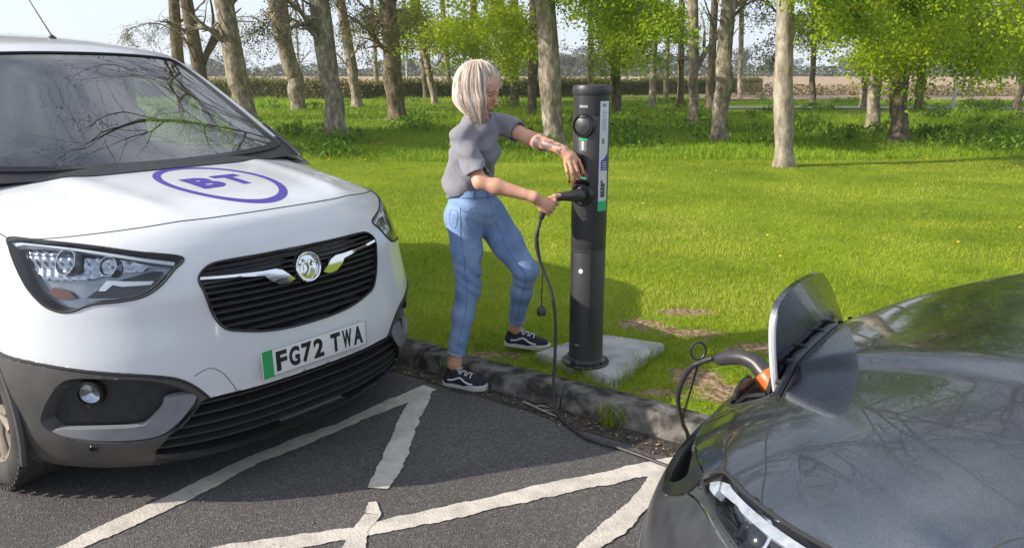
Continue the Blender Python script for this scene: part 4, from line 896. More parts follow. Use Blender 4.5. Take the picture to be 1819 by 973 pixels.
# grille
bowl('grille_recess', VAN, GRd, .05, .97, M_BLACKG, van, floor_mat=M_BLACKG)
def slats(loft, poly, v0, v1, n, off, hgt, dep, name, mat, parent, bow=0):
    b = MB(); ps = np.array(poly)
    for k in range(n):
        v = v0 + (v1 - v0) * (k + .5) / n; ss = np.linspace(-.9, .9, 721); ins = inside(poly, ss, np.full(ss.shape, v))
        if ins.sum() < 6: continue
        a, e = ss[ins][0] + .003, ss[ins][-1] - .003; q = np.linspace(a, e, 40); vv = np.full(q.shape, v)
        N = loft.normal(q, vv); P0 = loft(q, vv); up = np.array([0, 0, 1.])
        rows = [P0 + N * (off - dep), P0 + N * off - up * hgt * .2, P0 + N * off + up * hgt * .5, P0 + N * (off - dep) + up * hgt * .9]
        V = np.concatenate(rows); m = len(q)
        b.add(V, [(r * m + i, r * m + i + 1, (r + 1) * m + i + 1, (r + 1) * m + i) for r in range(3) for i in range(m - 1)])
    return b.build(name, mat, parent, ang=25)
slats(VAN, GRd, 5.1, 8.1, 13, -.008, .011, .03, 'grille_slats', M_BLACKP, van)
b = MB(); P_ = [Vector(on(VAN, s, v, .002)) for s, v in GRd]; b.tube(P_ + [P_[0]], .005, 6); b.build('grille_surround', M_BLACKG, van)
W_L = [(-.247, 7.50), (-.15, 7.40), (-.085, 7.34), (-.06, 7.34), (-.045, 7.24), (-.022, 6.83), (-.035, 6.72), (-.055, 6.75), (-.075, 6.95), (-.085, 7.14), (-.15, 7.30), (-.247, 7.40)]
wing = lambda s, v: .004 + .013 * np.clip(1 - (np.abs(s) - .03) / .12, 0, 1)
for pl in (W_L, mirror(W_L)): patch('chrome_bar', VAN, pl, .01, M_CHROME, van, .012, .12, thick=.018, offfn=wing)
Me = frame_at(VAN, 0, 7.14); ce = Vector(on(VAN, 0, 7.14, .0))
b = MB(); b.lathe([(.062, -.02), (.062, .012), (.060, .018), (.056, .020), (.051, .019), (.048, .013), (.047, .009), (.02, .012), (.001, .012)], ce, 48, M=Me, cap=False); em = b.build('emblem', M_CHROME, van)
b = MB()   # a winged beast with a pennant, in relief
def stroke(pts, r): b.tube([Me @ Vector((x, y, .016)) + ce for x, y in [(p.x, p.y) for p in catmull([(q[0], q[1], 0) for q in pts], 4)]], r, 8, flat=.7)
stroke([(-.034, -.012), (-.030, .010), (-.016, .020), (.0, .012), (.004, -.004), (-.004, -.020), (-.018, -.030)], .007)
stroke([(.0, .012), (.012, .026), (.022, .016), (.016, .004)], .0065)
stroke([(.004, -.004), (.018, -.008), (.024, -.024)], .006)
stroke([(-.010, .018), (-.020, .034)], .005); stroke([(-.022, -.004), (-.038, .020)], .004); stroke([(.022, .016), (.036, .014)], .005)
b.build('emblem_relief', M_CHROME, em)

# lower intake
bowl('intake_recess', VAN, INd, .09, .96, M_BLACKG, van)
slats(VAN, INd, 1.25, 3.25, 5, -.012, .010, .05, 'intake_slats', M_BLACKP, van)
# number plate
def plate(parent, cx, s0):
    v = 4.14; M = frame_at(VAN, 0.0, v); c = Vector(on(VAN, 0, v, .012)); c.z = .512
    M = Matrix.Rotation(R(-2), 3, 'Y') @ Matrix(((0, 0, 1), (1, 0, 0), (0, 1, 0)))
    b = MB(); b.box(c, (.004, .52, .111), m=0, M=Matrix.Rotation(R(-2), 3, 'Y'), bev=.0015); p = b.build('number_plate', [M_PLATE], parent)
    e = MB(); e.prism([(-.258, -.054), (-.212, -.054), (-.212, .054), (-.258, .054)], .0022, .0030, M=M, c=c); e.build('green_flash', M_GREEN, p)
    e = MB()
    for x, t in ((-.173, 'F'), (-.113, 'G'), (-.053, '7'), (.005, '2'), (.092, 'T'), (.153, 'W'), (.213, 'A')):
        V, F = text_mesh(t, .1, .0004, .0042, sx=.78 if t not in 'W' else .62)
        x0, x1 = min(q[0] for q in V), max(q[0] for q in V); y0, y1 = min(q[1] for q in V), max(q[1] for q in V)
        V = [((q[0] - (x0 + x1) / 2) / (x1 - x0) * .050 + x, (q[1] - (y0 + y1) / 2) / (y1 - y0) * .079, q[2] + .0028) for q in V]
        e.add([M @ Vector(q) + c for q in V], F)
    e.build('registration', M_INK, p, smooth=False)
    e = MB()
    for a0, a1 in (((-.257, -.0525), (.257, -.0525)), ((-.257, .0525), (.257, .0525)), ((.257, -.0525), (.257, .0525))):
        e.tube([M @ Vector((a0[0], a0[1], .0025)) + c, M @ Vector((a1[0], a1[1], .0025)) + c], .0009, 5)
    e.build('border_line', M_INK, p); 
plate(van, 0, 0)

# head lamps
M_REFL = pmat('lamp_reflector', (.42, .44, .49), (.28, .30, .35), scale=40, rough=.16, metal=1)
M_DRL = pmat('lamp_light_guide', (.60, .63, .68), rough=.2)
M_LAMPF = pmat('lamp_floor_grey', (.22, .23, .25), (.30, .31, .33), scale=12, rough=.25, metal=.8)
M_AMBER = pmat('amber_lens', (.12, .05, .03), rough=.25)
for sg in (-1, 1):
    pl = HLd if sg < 0 else mirror(HLd); t_ = lambda L: L if sg < 0 else mirror(L)
    hl = bowl('headlight', VAN, pl, .050, .93, M_BLACKG, van, floor_mat=M_LAMPF)
    fac = lambda s, v: -.040 + .010 * np.abs(np.mod(np.abs(s) * 34, 1) - .5) + .004 * np.sin(v * 9)
    patch('reflector', VAN, t_([(-.755, 9.3), (-.70, 9.45), (-.66, 9.1), (-.5, 8.72), (-.40, 8.42), (-.36, 8.2), (-.38, 8.0), (-.47, 8.0), (-.54, 7.75), (-.62, 7.7), (-.70, 7.7), (-.755, 8.3)]), -.035, M_REFL, hl, .008, .12, thick=.02, offfn=fac)
    patch('light_guide', VAN, t_([(-.765, 9.75), (-.72, 9.80), (-.64, 9.42), (-.505, 8.96), (-.39, 8.56), (-.295, 8.22), (-.30, 8.10), (-.39, 8.42), (-.50, 8.80), (-.64, 9.24), (-.72, 9.5), (-.76, 9.2)]), -.012, M_DRL, hl, .02, .2, thick=.02)
    patch('lower_bezel', VAN, t_([(-.56, 7.05), (-.50, 7.50), (-.44, 7.72), (-.36, 7.95), (-.33, 7.9), (-.36, 7.45), (-.40, 7.12), (-.46, 7.0)]), -.022, M_BLACKG, hl, .02, .2, thick=.02)
    patch('daylight_strip', VAN, t_([(-.50, 7.28), (-.475, 7.50), (-.45, 7.42), (-.37, 7.42), (-.36, 7.55), (-.44, 7.62), (-.49, 7.68), (-.52, 7.3)]), -.018, M_DRL, hl, .02, .2, thick=.02)
    patch('indicator', VAN, t_([(-.70, 7.25), (-.67, 7.45), (-.62, 7.30), (-.60, 7.05), (-.63, 6.98), (-.66, 7.0)]), -.034, M_AMBER, hl, .02, .2, thick=.01)
    for (s_, v_, r_) in ((-.60, 8.45, .046), (-.475, 8.25, .034)):
        b = MB(); M = frame_at(VAN, sg * abs(s_), v_); M = M @ Matrix.Rotation(-sg * -.35, 3, 'Y')
        prof = [(.001, -.030), (r_ * .35, -.028), (r_ * .7, -.018), (r_ * .95, .0), (r_ * 1.0, .010), (r_ * 1.06, .010), (r_ * 1.08, -.02)]
        b.lathe(prof, on(VAN, sg * abs(s_), v_, -.026), 14, M=M, cap=False)
        b.lathe([(.006, -.03), (.006, -.008), (.003, -.004), (.001, -.004)], on(VAN, sg * abs(s_), v_, -.026), 12, M=M, cap=False)
        b.build('lamp_cup', M_REFL, hl, ang=15)
    patch('lens', VAN, pl, .003, M_LGLASS, hl, .02, .2)
    b = MB(); P_ = [Vector(on(VAN, s, v, .001)) for s, v in pl]; b.tube(P_ + [P_[0]], .0045, 6); b.build('gasket', M_SEAM, hl)
    # fog lamp recess
    pf = FGd if sg < 0 else mirror(FGd)
    fg = bowl('fog_lamp_recess', VAN, pf, .045, .88, M_GREYP, van, floor_mat=M_BLACKP)
    b = MB(); M = frame_at(VAN, sg * .585, 3.95); c = on(VAN, sg * .585, 3.95, -.036)
    b.lathe([(.052, -.01), (.048, .018), (.038, .02), (.036, .012)], c, 28, M=M, cap=False); b.build('fog_lamp_housing', M_BLACKG, fg)
    b = MB(); b.lathe([(.036, .006), (.025, .0), (.001, -.006)], c, 24, M=M, cap=False); f2 = b.build('fog_lamp', M_REFL, fg)
    b = MB(); b.lathe([(.036, .013), (.02, .019), (.001, .021)], c, 24, M=M, cap=False); b.build('fog_lamp_glass', M_LGLASS, f2)
    bl = [(-.735, 2.50), (-.68, 2.62), (-.56, 2.62), (-.45, 2.60), (-.415, 2.75), (-.375, 3.2), (-.36, 3.55), (-.285, 3.55), (-.285, 3.3), (-.30, 3.0), (-.345, 2.45), (-.40, 2.1), (-.50, 2.06), (-.60, 2.14), (-.69, 2.32)]
    patch('bumper_blade', VAN, t_(dense(bl, 3)), -.004, M_SILVERP, fg, .02, .2, thick=.03)

# ring and letters on the bonnet
def bonnet_sv(y, x):
    """(s, v) of the point of the bonnet at y, x"""
    best = None; vs = np.linspace(10.0, 14, 161); ss = np.linspace(-.6, .6, 241); S, V = np.meshgrid(ss, vs, indexing='ij'); P = VAN(S, V)
    return S, V, P
_S, _V, _P = bonnet_sv(0, 0)
def on_bonnet(pts, off):
    out = []
    for y, x in pts:
        d = (_P[..., 1] - y) ** 2 + (_P[..., 0] - x) ** 2; k = np.unravel_index(np.argmin(d), d.shape)
        s, v = _S[k], _V[k]; q = VAN(s, v); nrm = VAN.normal(s, v)
        out.append((x, y, q[2] + (nrm[0] * (q[0] - x) + nrm[1] * (q[1] - y)) / max(nrm[2], .3) + off))
    return out
LC = (.0, -.60)
def ring_flat(r0, r1, n=72): return [(LC[0] + rr * math.cos(2 * math.pi * k / n), LC[1] + rr * 1.62 * math.sin(2 * math.pi * k / n)) for rr in (r0, r1) for k in range(n)]
b = MB(); n = 72; b.add(on_bonnet(ring_flat(.196, .224), .0012), [(k, (k + 1) % n, n + (k + 1) % n, n + k) for k in range(n)]); b.build('bonnet_ring', M_BLUE, van)
for t_, ox in (('B', -.068), ('T', .072)):
    V, F = text_mesh(t_, .2, 0, .011); x0, x1 = min(q[0] for q in V), max(q[0] for q in V); y0, y1 = min(q[1] for q in V), max(q[1] for q in V)
    V = [((q[0] - (x0 + x1) / 2) / (x1 - x0) * .125 + ox, (q[1] - (y0 + y1) / 2) / (y1 - y0) * .20) for q in V]
    bm = bmesh.new(); bv = [bm.verts.new((x, y, 0)) for x, y in V]
    for f in F:
        try: bm.faces.new([bv[i] for i in f])
        except ValueError: pass
    for k in range(-9, 10):
        for pn, pc in (((1, 0, 0), (ox + k * .02, 0, 0)), ((0, 1, 0), (0, k * .02, 0))):
            bmesh.ops.bisect_plane(bm, geom=bm.verts[:] + bm.edges[:] + bm.faces[:], plane_co=pc, plane_no=pn)
    bm.verts.index_update(); V = [(v.co.x, v.co.y) for v in bm.verts]; F = [[v.index for v in f.verts] for f in bm.faces]; bm.free()
    # letters read from in front of the van: up on the letter = back along the bonnet, right = the van's left
    Q = on_bonnet([(LC[0] + x, LC[1] - y) for x, y in V], .0014); meshobj('bonnet_letter', Q, F, M_BLUE, van, True)

# wheels, arch flares, aerial, underside, cabin
for (cx, sd) in ((-.89, -1), (-.89, 1), (-3.675, -1), (-3.675, 1)):
    e = bpy.data.objects.new('wheel', None); link(e); e.parent = van; e.location = (0, 0, 0)
    wheel(e, (cx, sd * .815, .325), sd, mr=M_RIMV)
    b = MB(); angs = np.linspace(R(-18), R(198), 40)
    q = [Vector((cx + .378 * math.cos(a), sd * (.936 - .012), .33 + .378 * math.sin(a))) for a in angs]
    b.tube(q, .016, 8, flat=1.4); b.build('wheel_arch', M_GREYP, van)
    b = MB(); b.add([(cx + .37 * math.cos(a), y, .33 + .37 * math.sin(a)) for y in (sd * .93, sd * .56) for a in angs], [(i, i + 1, 41 + i, 40 + i) for i in range(39)])
    b.build('wheel_well', M_BLACKP, van)
b = MB(); b.lathe([(.022, -.004), (.02, .006), (.008, .016), (.006, .02)], UP(0.12, 7.6) , 16); p0 = Vector(UP(.12, 7.6)) + Vector((0, 0, .012))
b.tube([p0, p0 + Vector((-.16, 0, .14)), p0 + Vector((-.36, 0, .32))], [.0045, .0035, .002], 8); b.build('aerial', M_BLACKP, van)
b = MB(); b.box((-2.2, 0, .20), (4.0, 1.2, .05)); b.box((-.5, 0, .22), (.5, 1.1, .04)); b.box((-.9, 0, .30), (.1, 1.5, .1)); b.build('underside', M_BLACKP, van)
b = MB(); b.box((-4.36, 0, .65), (.03, 1.78, 1.02), bev=.01); b.build('rear_door', M_WHITE, van)
b = MB()
da = [(-1.02, .70, 1.12), (-1.02, -.70, 1.12), (-1.55, -.74, 1.10), (-1.62, -.74, .9), (-1.55, .74, 1.10), (-1.62, .74, .9)]
xs = [(-1.0, 1.125), (-1.2, 1.145), (-1.45, 1.13), (-1.58, 1.09), (-1.62, 1.0), (-1.60, .6)]
V_ = [(x, y, z) for (x, z) in xs for y in np.linspace(-.78, .78, 9)]; b.add(V_, [(i * 9 + j, i * 9 + j + 1, i * 9 + 10 + j, i * 9 + 9 + j) for i in range(5) for j in range(8)])
b.box((-2.2, 0, .55), (1.6, 1.6, .06)); b.build('dashboard', M_TRIM, van)
b = MB(); b.lathe([(.17, 0), (.185, .012), (.195, 0), (.185, -.012), (.17, 0)], (-1.72, -.36, 1.07), 32, M=Matrix.Rotation(R(-65), 3, 'Y'), cap=False); b.box((-1.72, -.36, 1.07), (.03, .34, .05)); b.build('steering_wheel', M_TRIM, van)
for y in (-.38, .05, .45):
    b = MB(); b.box((-2.42, y, 1.06), (.14, .42, .66), M=Matrix.Rotation(R(-12), 3, 'Y'), bev=.05); b.box((-2.2, y, .76), (.5, .44, .14), bev=.05); b.box((-2.50, y, 1.47), (.09, .24, .17), M=Matrix.Rotation(R(-10), 3, 'Y'), bev=.035)
    b.build('seat', M_SEATF, van)
b = MB(); b.box((-1.02, 0, .64), (.03, 1.56, .92), bev=.01); b.box((-.66, 0, .62), (.5, .9, .5), bev=.04); b.build('engine_bulkhead', M_BLACKP, van)
for sg in (-1, 1):
    b = MB(); b.box((-2.2, sg * .80, .72), (2.0, .03, .78), bev=.01); b.build('door_lining', M_TRIM, van)
b = MB(); b.box((-2.72, 0, 1.13), (.03, 1.5, 1.16)); b.build('bulkhead', M_TRIM, van)
# ================================================================ charging post
M_POST = pmat('post_graphite', (.030, .028, .030), (.042, .040, .041), scale=5, rough=.42, bump=.12, bscale=260, bdist=.001)
M_POSTB = pmat('post_black_trim', (.010, .010, .012), rough=.28)
M_LABEL = pmat('label_white', (.68, .70, .74), (.62, .64, .69), scale=8, rough=.4)
M_LGREEN = pmat('label_green', (.02, .42, .17), rough=.4)
M_LGREY = pmat('label_print', (.28, .29, .33), rough=.5)
PB = Vector((.380, 3.84, .142))
post = thing('charging_post', 'tall dark grey cylindrical charging post marked 1, standing on the concrete slab', 'charging post', PB)
PR = .087
def cyl(deg, z, r=PR): a = R(deg); return Vector((r * math.cos(a), r * math.sin(a), z))
b = MB(); b.lathe([(PR, .02), (PR, .595), (PR - .0015, .600), (PR - .0015, .606), (PR, .611), (PR, .70), (PR + .001, .705), (PR + .001, 1.24), (PR - .001, 1.245), (PR - .001, 1.25), (PR, 1.254), (PR, 1.345)], n=64); body_ = b.build('body', M_POST, post)
b = MB(); b.lathe([(PR + .003, 1.345), (PR + .006, 1.352), (PR + .006, 1.376), (PR + .002, 1.388), (PR - .02, 1.392), (.001, 1.393)], n=64, cap=False); b.build('cap', M_POST, post)
b = MB(); b.lathe([(.120, 0), (.122, .006), (.119, .014), (.098, .020), (.090, .034), (PR, .036)], n=56, cap=True)
for k in range(4):
    a = R(45 + 90 * k); b.lathe([(.011, .014), (.011, .024), (.004, .027)], (.108 * math.cos(a), .108 * math.sin(a), 0), 6)
b.build('base_flange', M_POSTB, post)
def wrap(name, d0, d1, z0, z1, mat, parent=post, off=.0012, n=14, round_=0):
    V = []; F = []
    for k in range(n + 1):
        d = d0 + (d1 - d0) * k / n; V += [cyl(d, z0, PR + off), cyl(d, z1, PR + off)]
    F = [(2 * k, 2 * k + 2, 2 * k + 3, 2 * k + 1) for k in range(n)]; return meshobj(name, V, F, mat, parent)
FS = 239.0    # bearing of the sockets
for zc, dn in ((1.205, 0), (.880, 1)):
    M = Matrix.Rotation(R(FS), 3, 'Z') @ Matrix.Rotation(math.pi / 2, 3, 'Y'); c = cyl(FS, zc, PR - .006)
    b = MB(); b.lathe([(.056, -.02), (.056, .010), (.052, .017), (.046, .017), (.044, .008), (.040, -.004), (.001, -.004)], c, 40, M=M, cap=False); s = b.build('socket', M_POSTB, post)
    if not dn:
        b = MB(); b.lathe([(.043, .004), (.042, .011), (.036, .015), (.001, .017)], c, 36, M=M, cap=False); b.box(c + M @ Vector((-.040, 0, .012)), (.012, .03, .012), M=M, bev=.003); b.build('socket_lid', M_POST, s)
    else:
        b = MB(); b.lathe([(.036, -.002), (.036, .012), (.030, .014), (.030, -.003)], c, 36, M=M, cap=False)
        for k in range(6): a = 2 * math.pi * k / 6; b.lathe([(.005, 0), (.005, .012)], c + M @ Vector((.016 * math.cos(a), .016 * math.sin(a), 0)), 10, M=M)
        b.build('socket_contacts', M_BLACKP, s)
        b = MB(); b.lathe([(.045, .0), (.043, .008), (.036, .011), (.001, .012)], c + Vector((-.004, -.004, .062)), 30, M=M @ Matrix.Rotation(R(62), 3, 'Y'), cap=False); b.build('socket_lid', M_POSTB, s)
wrap('green_bar', FS - 14, FS + 14, 1.138, 1.148, M_LGREEN)
wrap('number_panel', FS - 12, FS + 12, 1.086, 1.134, pmat('panel_grey', (.16, .17, .18), rough=.45))
wrap('green_bar', FS - 14, FS + 14, .955, .963, M_LGREEN); wrap('number_panel', FS - 13, FS + 13, .938, .953, M_LABEL)
wrap('top_lettering_panel', FS - 14, FS + 14, 1.288, 1.300, M_LGREY)
V, F = text_mesh('1', .055, 0, .002)
def wrap_text(V, deg, zc): return [cyl(deg + math.degrees(x / PR), zc + y, PR + .0022) for x, y, *_ in V]
meshobj('numeral', wrap_text(V, FS, 1.111), F, M_LABEL, post, False)
b = MB(); M = Matrix.Rotation(R(FS), 3, 'Z'); b.box(cyl(FS, 1.035, PR), (.016, .040, .062), M=M, bev=.005); b.build('card_reader', M_POSTB, post)
b = MB(); M2 = Matrix.Rotation(R(FS), 3, 'Z') @ Matrix.Rotation(math.pi / 2, 3, 'Y'); b.lathe([(.012, -.004), (.012, .003), (.009, .004), (.001, .004)], cyl(FS + 3, .50, PR - .001), 20, M=M2, cap=False); b.build('lock_disc', M_LABEL, post)
# service door outline
b = MB()
for (d0, z0, d1, z1) in ((FS - 34, .60, FS + 34, .60),): pass
pts = [cyl(d, .596, PR + .0004) for d in np.linspace(FS - 36, FS + 36, 14)]
b.tube(pts, .0022, 6); b.tube([cyl(FS + 36, z, PR + .0004) for z in (.596, .38, .20)], .0018, 6); b.tube([cyl(FS - 36, z, PR + .0004) for z in (.596, .38, .20)], .0018, 6); b.tube([cyl(d, .20, PR + .0004) for d in np.linspace(FS - 36, FS + 36, 14)], .0018, 6)
b.build('door_gap', M_POSTB, post); wrap('maker_plate', FS - 14, FS + 2, .112, .118, M_LGREY)
# tall information label on the right
LD0, LD1 = -68, -30
lab = wrap('information_label', LD0, LD1, .800, 1.318, M_LABEL, off=.001)
wrap('label_print', LD0 + 7, LD0 + 24, 1.292, 1.306, M_LGREY, lab, .0018)
for k in range(16): wrap('label_print', LD0 + 8, LD0 + 20 + (k * 7 % 5) * 2.5, 1.276 - k * .0062, 1.2782 - k * .0062, M_LGREY, lab, .0018)
for k in range(3): wrap('label_print', LD0 + 9, LD0 + 17 + k, 1.140 - k * .009, 1.1455 - k * .009, M_INK, lab, .0018)
V = [cyl(LD0 + 8, .995, PR + .0018), cyl(LD1 - 1, .995, PR + .0018), cyl(LD1 - 1, 1.066, PR + .0018), cyl((LD0 + LD1) / 2 + 4, 1.052, PR + .0019), cyl(LD0 + 8, 1.046, PR + .0018), cyl((LD0 + LD1) / 2, .995, PR + .0022)]
b = MB(); nn = 10; top = [(LD0 + 7 + (LD1 - LD0 - 8) * k / nn) for k in range(nn + 1)]; V = []
for k, d in enumerate(top): V += [cyl(d, .995, PR + .0018), cyl(d, 1.042 + .036 * (k / nn) ** 1.5, PR + .0018)]
b.add(V, [(2 * k, 2 * k + 2, 2 * k + 3, 2 * k + 1) for k in range(nn)]); b.build('label_block', M_BLUE, lab)
for k in range(5): wrap('label_print', LD0 + 11, LD1 - 6, 1.002 + k * .008, 1.0045 + k * .008, M_LABEL, lab, .0026)
V, F = text_mesh('S5559', .034, 0, .002, sx=1.0); x0, x1 = min(q[0] for q in V), max(q[0] for q in V)
V = [(-q[1], (q[0] - (x0 + x1) / 2) * .085 / (x1 - x0)) for q in V]     # lettering runs up the post
meshobj('label_lettering', wrap_text(V, (LD0 + LD1) / 2 - 1, .908), F, M_INK, lab, False)
wrap('label_footer', LD0 + 1, LD1, .801, .848, M_LGREEN, lab, .0019)

# ================================================================ charging cable
M_CABLE = pmat('cable_sheath', (.022, .022, .024), (.035, .035, .038), scale=40, rough=.45)
M_HANDLE = pmat('connector_shell', (.03, .028, .03), (.045, .042, .044), scale=60, rough=.38, bump=.1, bscale=400, bdist=.001)
M_ORANGE = pmat('orange_plastic', (.55, .13, .02), (.48, .11, .02), scale=20, rough=.35)
cab = thing('charging_cable', 'black charging cable running from the post across the kerb to the dark car', 'cable', (.3, 3.3, 0))
CO = Vector((.3, 3.3, 0))
def ctube(name, pts, r, mat, k=8, par=None, n=12, flat=1):
    p = catmull(pts, k); rr = r if not hasattr(r, '__len__') else list(np.interp(np.linspace(0, len(r) - 1, len(p)), np.arange(len(r)), r)); b = MB(); b.tube([Vector(q) - CO for q in p], rr, n, flat=flat); return b.build(name, mat, par or cab, crease=False)
S2 = PB + cyl(FS, .880, PR)
ctube('post_plug', [S2 + Vector((.006, .010, 0)), S2 + Vector((-.014, -.022, .0)), S2 + Vector((-.05, -.045, .0)), (.235, 3.705, 1.022), (.20, 3.69, 1.015), (.165, 3.682, .985), (.145, 3.68, .945), (.137, 3.68, .918)], [.032, .033, .026, .021, .020, .0175, .015, .012], M_HANDLE, 8, n=16)
ctube('cable_sheath', [(.139, 3.68, .93), (.128, 3.678, .885), (.114, 3.672, .830), (.120, 3.66, .765), (.150, 3.65, .676), (.190, 3.625, .57), (.207, 3.60, .45), (.207, 3.575, .30), (.200, 3.54, .16), (.205, 3.50, .05), (.225, 3.44, .013), (.255, 3.37, .011), (.31, 3.26, .011), (.385, 3.185, .011), (.466, 3.131, .011), (.56, 3.05, .011), (.66, 2.96, .012), (.69, 2.93, .05), (.689, 2.88, .114), (.669, 2.751, .25), (.609, 2.601, .378), (.556, 2.442, .513), (.534, 2.345, .614), (.534, 2.226, .727), (.558, 2.191, .762), (.585, 2.165, .784)], .0078, M_CABLE, 8)
ctube('car_connector', [(.590, 2.158, .784), (.602, 2.147, .789), (.626, 2.114, .806), (.648, 2.085, .815), (.672, 2.055, .812), (.690, 2.028, .795), (.705, 2.005, .778)], [.011, .020, .0215, .0215, .023, .027, .029], M_HANDLE, 8, n=16)
ctube('orange_collar', [(.693, 2.022, .792), (.703, 2.006, .779), (.712, 1.992, .766)], [.033, .035, .035], M_ORANGE, 3, n=24)
b = MB(); rc = Vector((.551, 2.205, .775)) - CO; b.tube([rc + Vector((.022 * math.cos(a), 0, .018 + .027 * math.sin(a))) for a in np.linspace(0, 2 * math.pi, 25)], .0038, 8, cap=False); b.build('tether_ring', M_CABLE, cab)
ctube('tether', [(.553, 2.205, .772), (.556, 2.22, .74), (.57, 2.35, .60), (.60, 2.55, .42), (.665, 2.75, .24), (.69, 2.90, .07)], .0035, M_CABLE, 8, n=8)
ctube('tether', [(.128, 3.678, .88), (.125, 3.665, .80), (.138, 3.668, .72), (.147, 3.675, .64), (.143, 3.68, .55), (.144, 3.68, .48)], .0032, M_CABLE, 8, n=8)
b = MB(); b.lathe([(.004, .035), (.010, .03), (.020, .018), (.023, 0), (.021, -.014), (.001, -.016)], Vector((.144, 3.68, .458)) - CO, 20, cap=False); b.build('dust_cap', M_HANDLE, cab)

# twig lying in the gutter, grit and dead leaves along the kerb
t = thing('fallen_twig', 'thin dry twig lying in the gutter in front of the kerb', 'twig', tuple(K(-1.99, 2.93, .012)), KY)
b = MB(); b.tube([(-.10, .03, .004), (-.05, .015, .006), (0, 0, .008), (.06, -.012, .006), (.13, -.02, .005)], [.004, .0045, .004, .003, .002], 6); b.tube([(-.02, .006, .008), (.02, .03, .012), (.05, .035, .008)], [.003, .0025, .0015], 5); b.tube([(.04, -.008, .007), (.08, .01, .010)], [.0025, .0015], 5)
b.build('stem', pmat('dry_twig', (.28, .24, .19), (.40, .36, .30), scale=30, rough=.9), t)
g = np.random.default_rng(91); b = MB()
for k in range(420):
    tt = g.uniform(-3.2, .6); nn = 2.995 - abs(g.normal(0, .07)) - .004; q = K(tt, nn, .006); r0 = g.uniform(.002, .0065)
    b.lathe([(r0 * .6, -r0 * .3), (r0, 0), (r0 * .5, r0 * .6)], tuple(q), 5)
for k in range(260):
    x, y = g.uniform(-1.8, .9), g.uniform(2.3, 3.9)
    if kn(x, y) > 2.95: continue
    r0 = g.uniform(.0015, .0040); b.lathe([(r0 * .6, -r0 * .2), (r0, .001), (r0 * .5, r0 * .6)], (x, y, .003), 5)
o = b.build('grit', pmat('grit', (.14, .13, .11), (.34, .31, .27), scale=50, rough=.95), crease=False); tag(o, kind='stuff')
b = MB()
for k in range(150):
    tt = g.uniform(-3.0, 1.0); nn = g.choice([2.97 - abs(g.normal(0, .05)), 3.12 + abs(g.normal(0, .5))]); q = K(tt, nn); z = .012 if nn < 3 else (.125 if nn < 3.2 else float(lawn_h(np.array(q.x), np.array(q.y))) + .028)
    if inside(SLAB, np.array([q.x]), np.array([q.y]))[0]: z = .147
    a = g.uniform(0, 6.28); s_ = g.uniform(.006, .014); d1 = Vector((math.cos(a), math.sin(a), g.uniform(-.2, .4))) * s_; d2 = Vector((-math.sin(a), math.cos(a), g.uniform(-.2, .4))) * s_ * .5; c = Vector((q.x, q.y, z))
    b.add([c - d1, c + d2, c + d1, c - d2], [(0, 1, 2), (0, 2, 3)])
o = b.build('dead_leaves', pmat('dead_leaf', (.16, .09, .04), (.34, .22, .11), scale=9, rough=.8), crease=False); tag(o, kind='stuff')
# tufts of grass growing over the slab and out of the kerb
cx = []; cy = []; cz = []
for (tt, nn, m, sp) in ((-1.63, 3.0, 60, .035), (-1.60, 2.985, 40, .03), (-.9, 3.0, 40, .05), (-2.6, 3.0, 30, .04)):
    for _ in range(m): q = K(tt + g.normal(0, sp), nn - abs(g.normal(0, .012))); cx.append(q.x); cy.append(q.y); cz.append(.004 + (.05 if g.random() < .4 else 0))
P4 = [Vector((x, y, 0)) for x, y in SLAB]
for i in range(4):
    for _ in range(170): f = g.random(); q = P4[i].lerp(P4[(i + 1) % 4], f); cx.append(q.x + g.normal(0, .014)); cy.append(q.y + g.normal(0, .014)); cz.append(.10)
cx, cy, cz = map(np.array, (cx, cy, cz)); o = blades('grass_tufts', cx, cy, .035 + .045 * rng.random(len(cx)), .003 + .002 * rng.random(len(cx)), rng.random(len(cx)) * .6, M_GRASS, .8, z0=cz); tag(o, kind='stuff')
# ================================================================ the dark grey car
def carpaint(name, base, flake):
    m, n, l, b = nm(name); t = n.new('ShaderNodeTexCoord'); vo = n.new('ShaderNodeTexVoronoi'); vo.inputs['Scale'].default_value = 900; l.new(t.outputs['Object'], vo.inputs['Vector'])
    sp = n.new('ShaderNodeSeparateColor'); l.new(vo.outputs['Color'], sp.inputs[0]); r = n.new('ShaderNodeValToRGB'); r.color_ramp.elements[0].color = c4(base); r.color_ramp.elements[1].color = c4(flake); l.new(sp.outputs[0], r.inputs[0]); l.new(r.outputs[0], b.inputs['Base Color'])
    setp(b, Roughness=.24, Metallic=1.0, Coat_Weight=.8, Coat_Roughness=.03, Coat_IOR=1.6)
    n2 = n.new('ShaderNodeTexNoise'); n2.inputs['Scale'].default_value = 22; n2.inputs['Detail'].default_value = 8; l.new(t.outputs['Object'], n2.inputs['Vector'])   # dust film
    mr_ = n.new('ShaderNodeMapRange'); mr_.inputs['From Min'].default_value = .4; mr_.inputs['From Max'].default_value = .8; mr_.inputs['To Min'].default_value = .24; mr_.inputs['To Max'].default_value = .32; l.new(n2.outputs['Fac'], mr_.inputs['Value']); l.new(mr_.outputs[0], b.inputs['Roughness']); return m
M_CARP = carpaint('graphite_metallic', (.11, .116, .130), (.19, .198, .22))
M_DRLC = pmat('clear_light_guide', (.30, .32, .35), (.42, .44, .47), scale=60, rough=.12)
M_CARD = pmat('bumper_dark_grey', (.035, .036, .04), (.05, .051, .056), scale=20, rough=.22, bump=.1, bscale=300, bdist=.001)
YC = math.pi + KY
CARO = Vector((.5238, 2.0933, 0))
car = thing('electric_car', 'dark grey metallic car cut by the right edge, its charging flap standing open', 'car', CARO, YC)
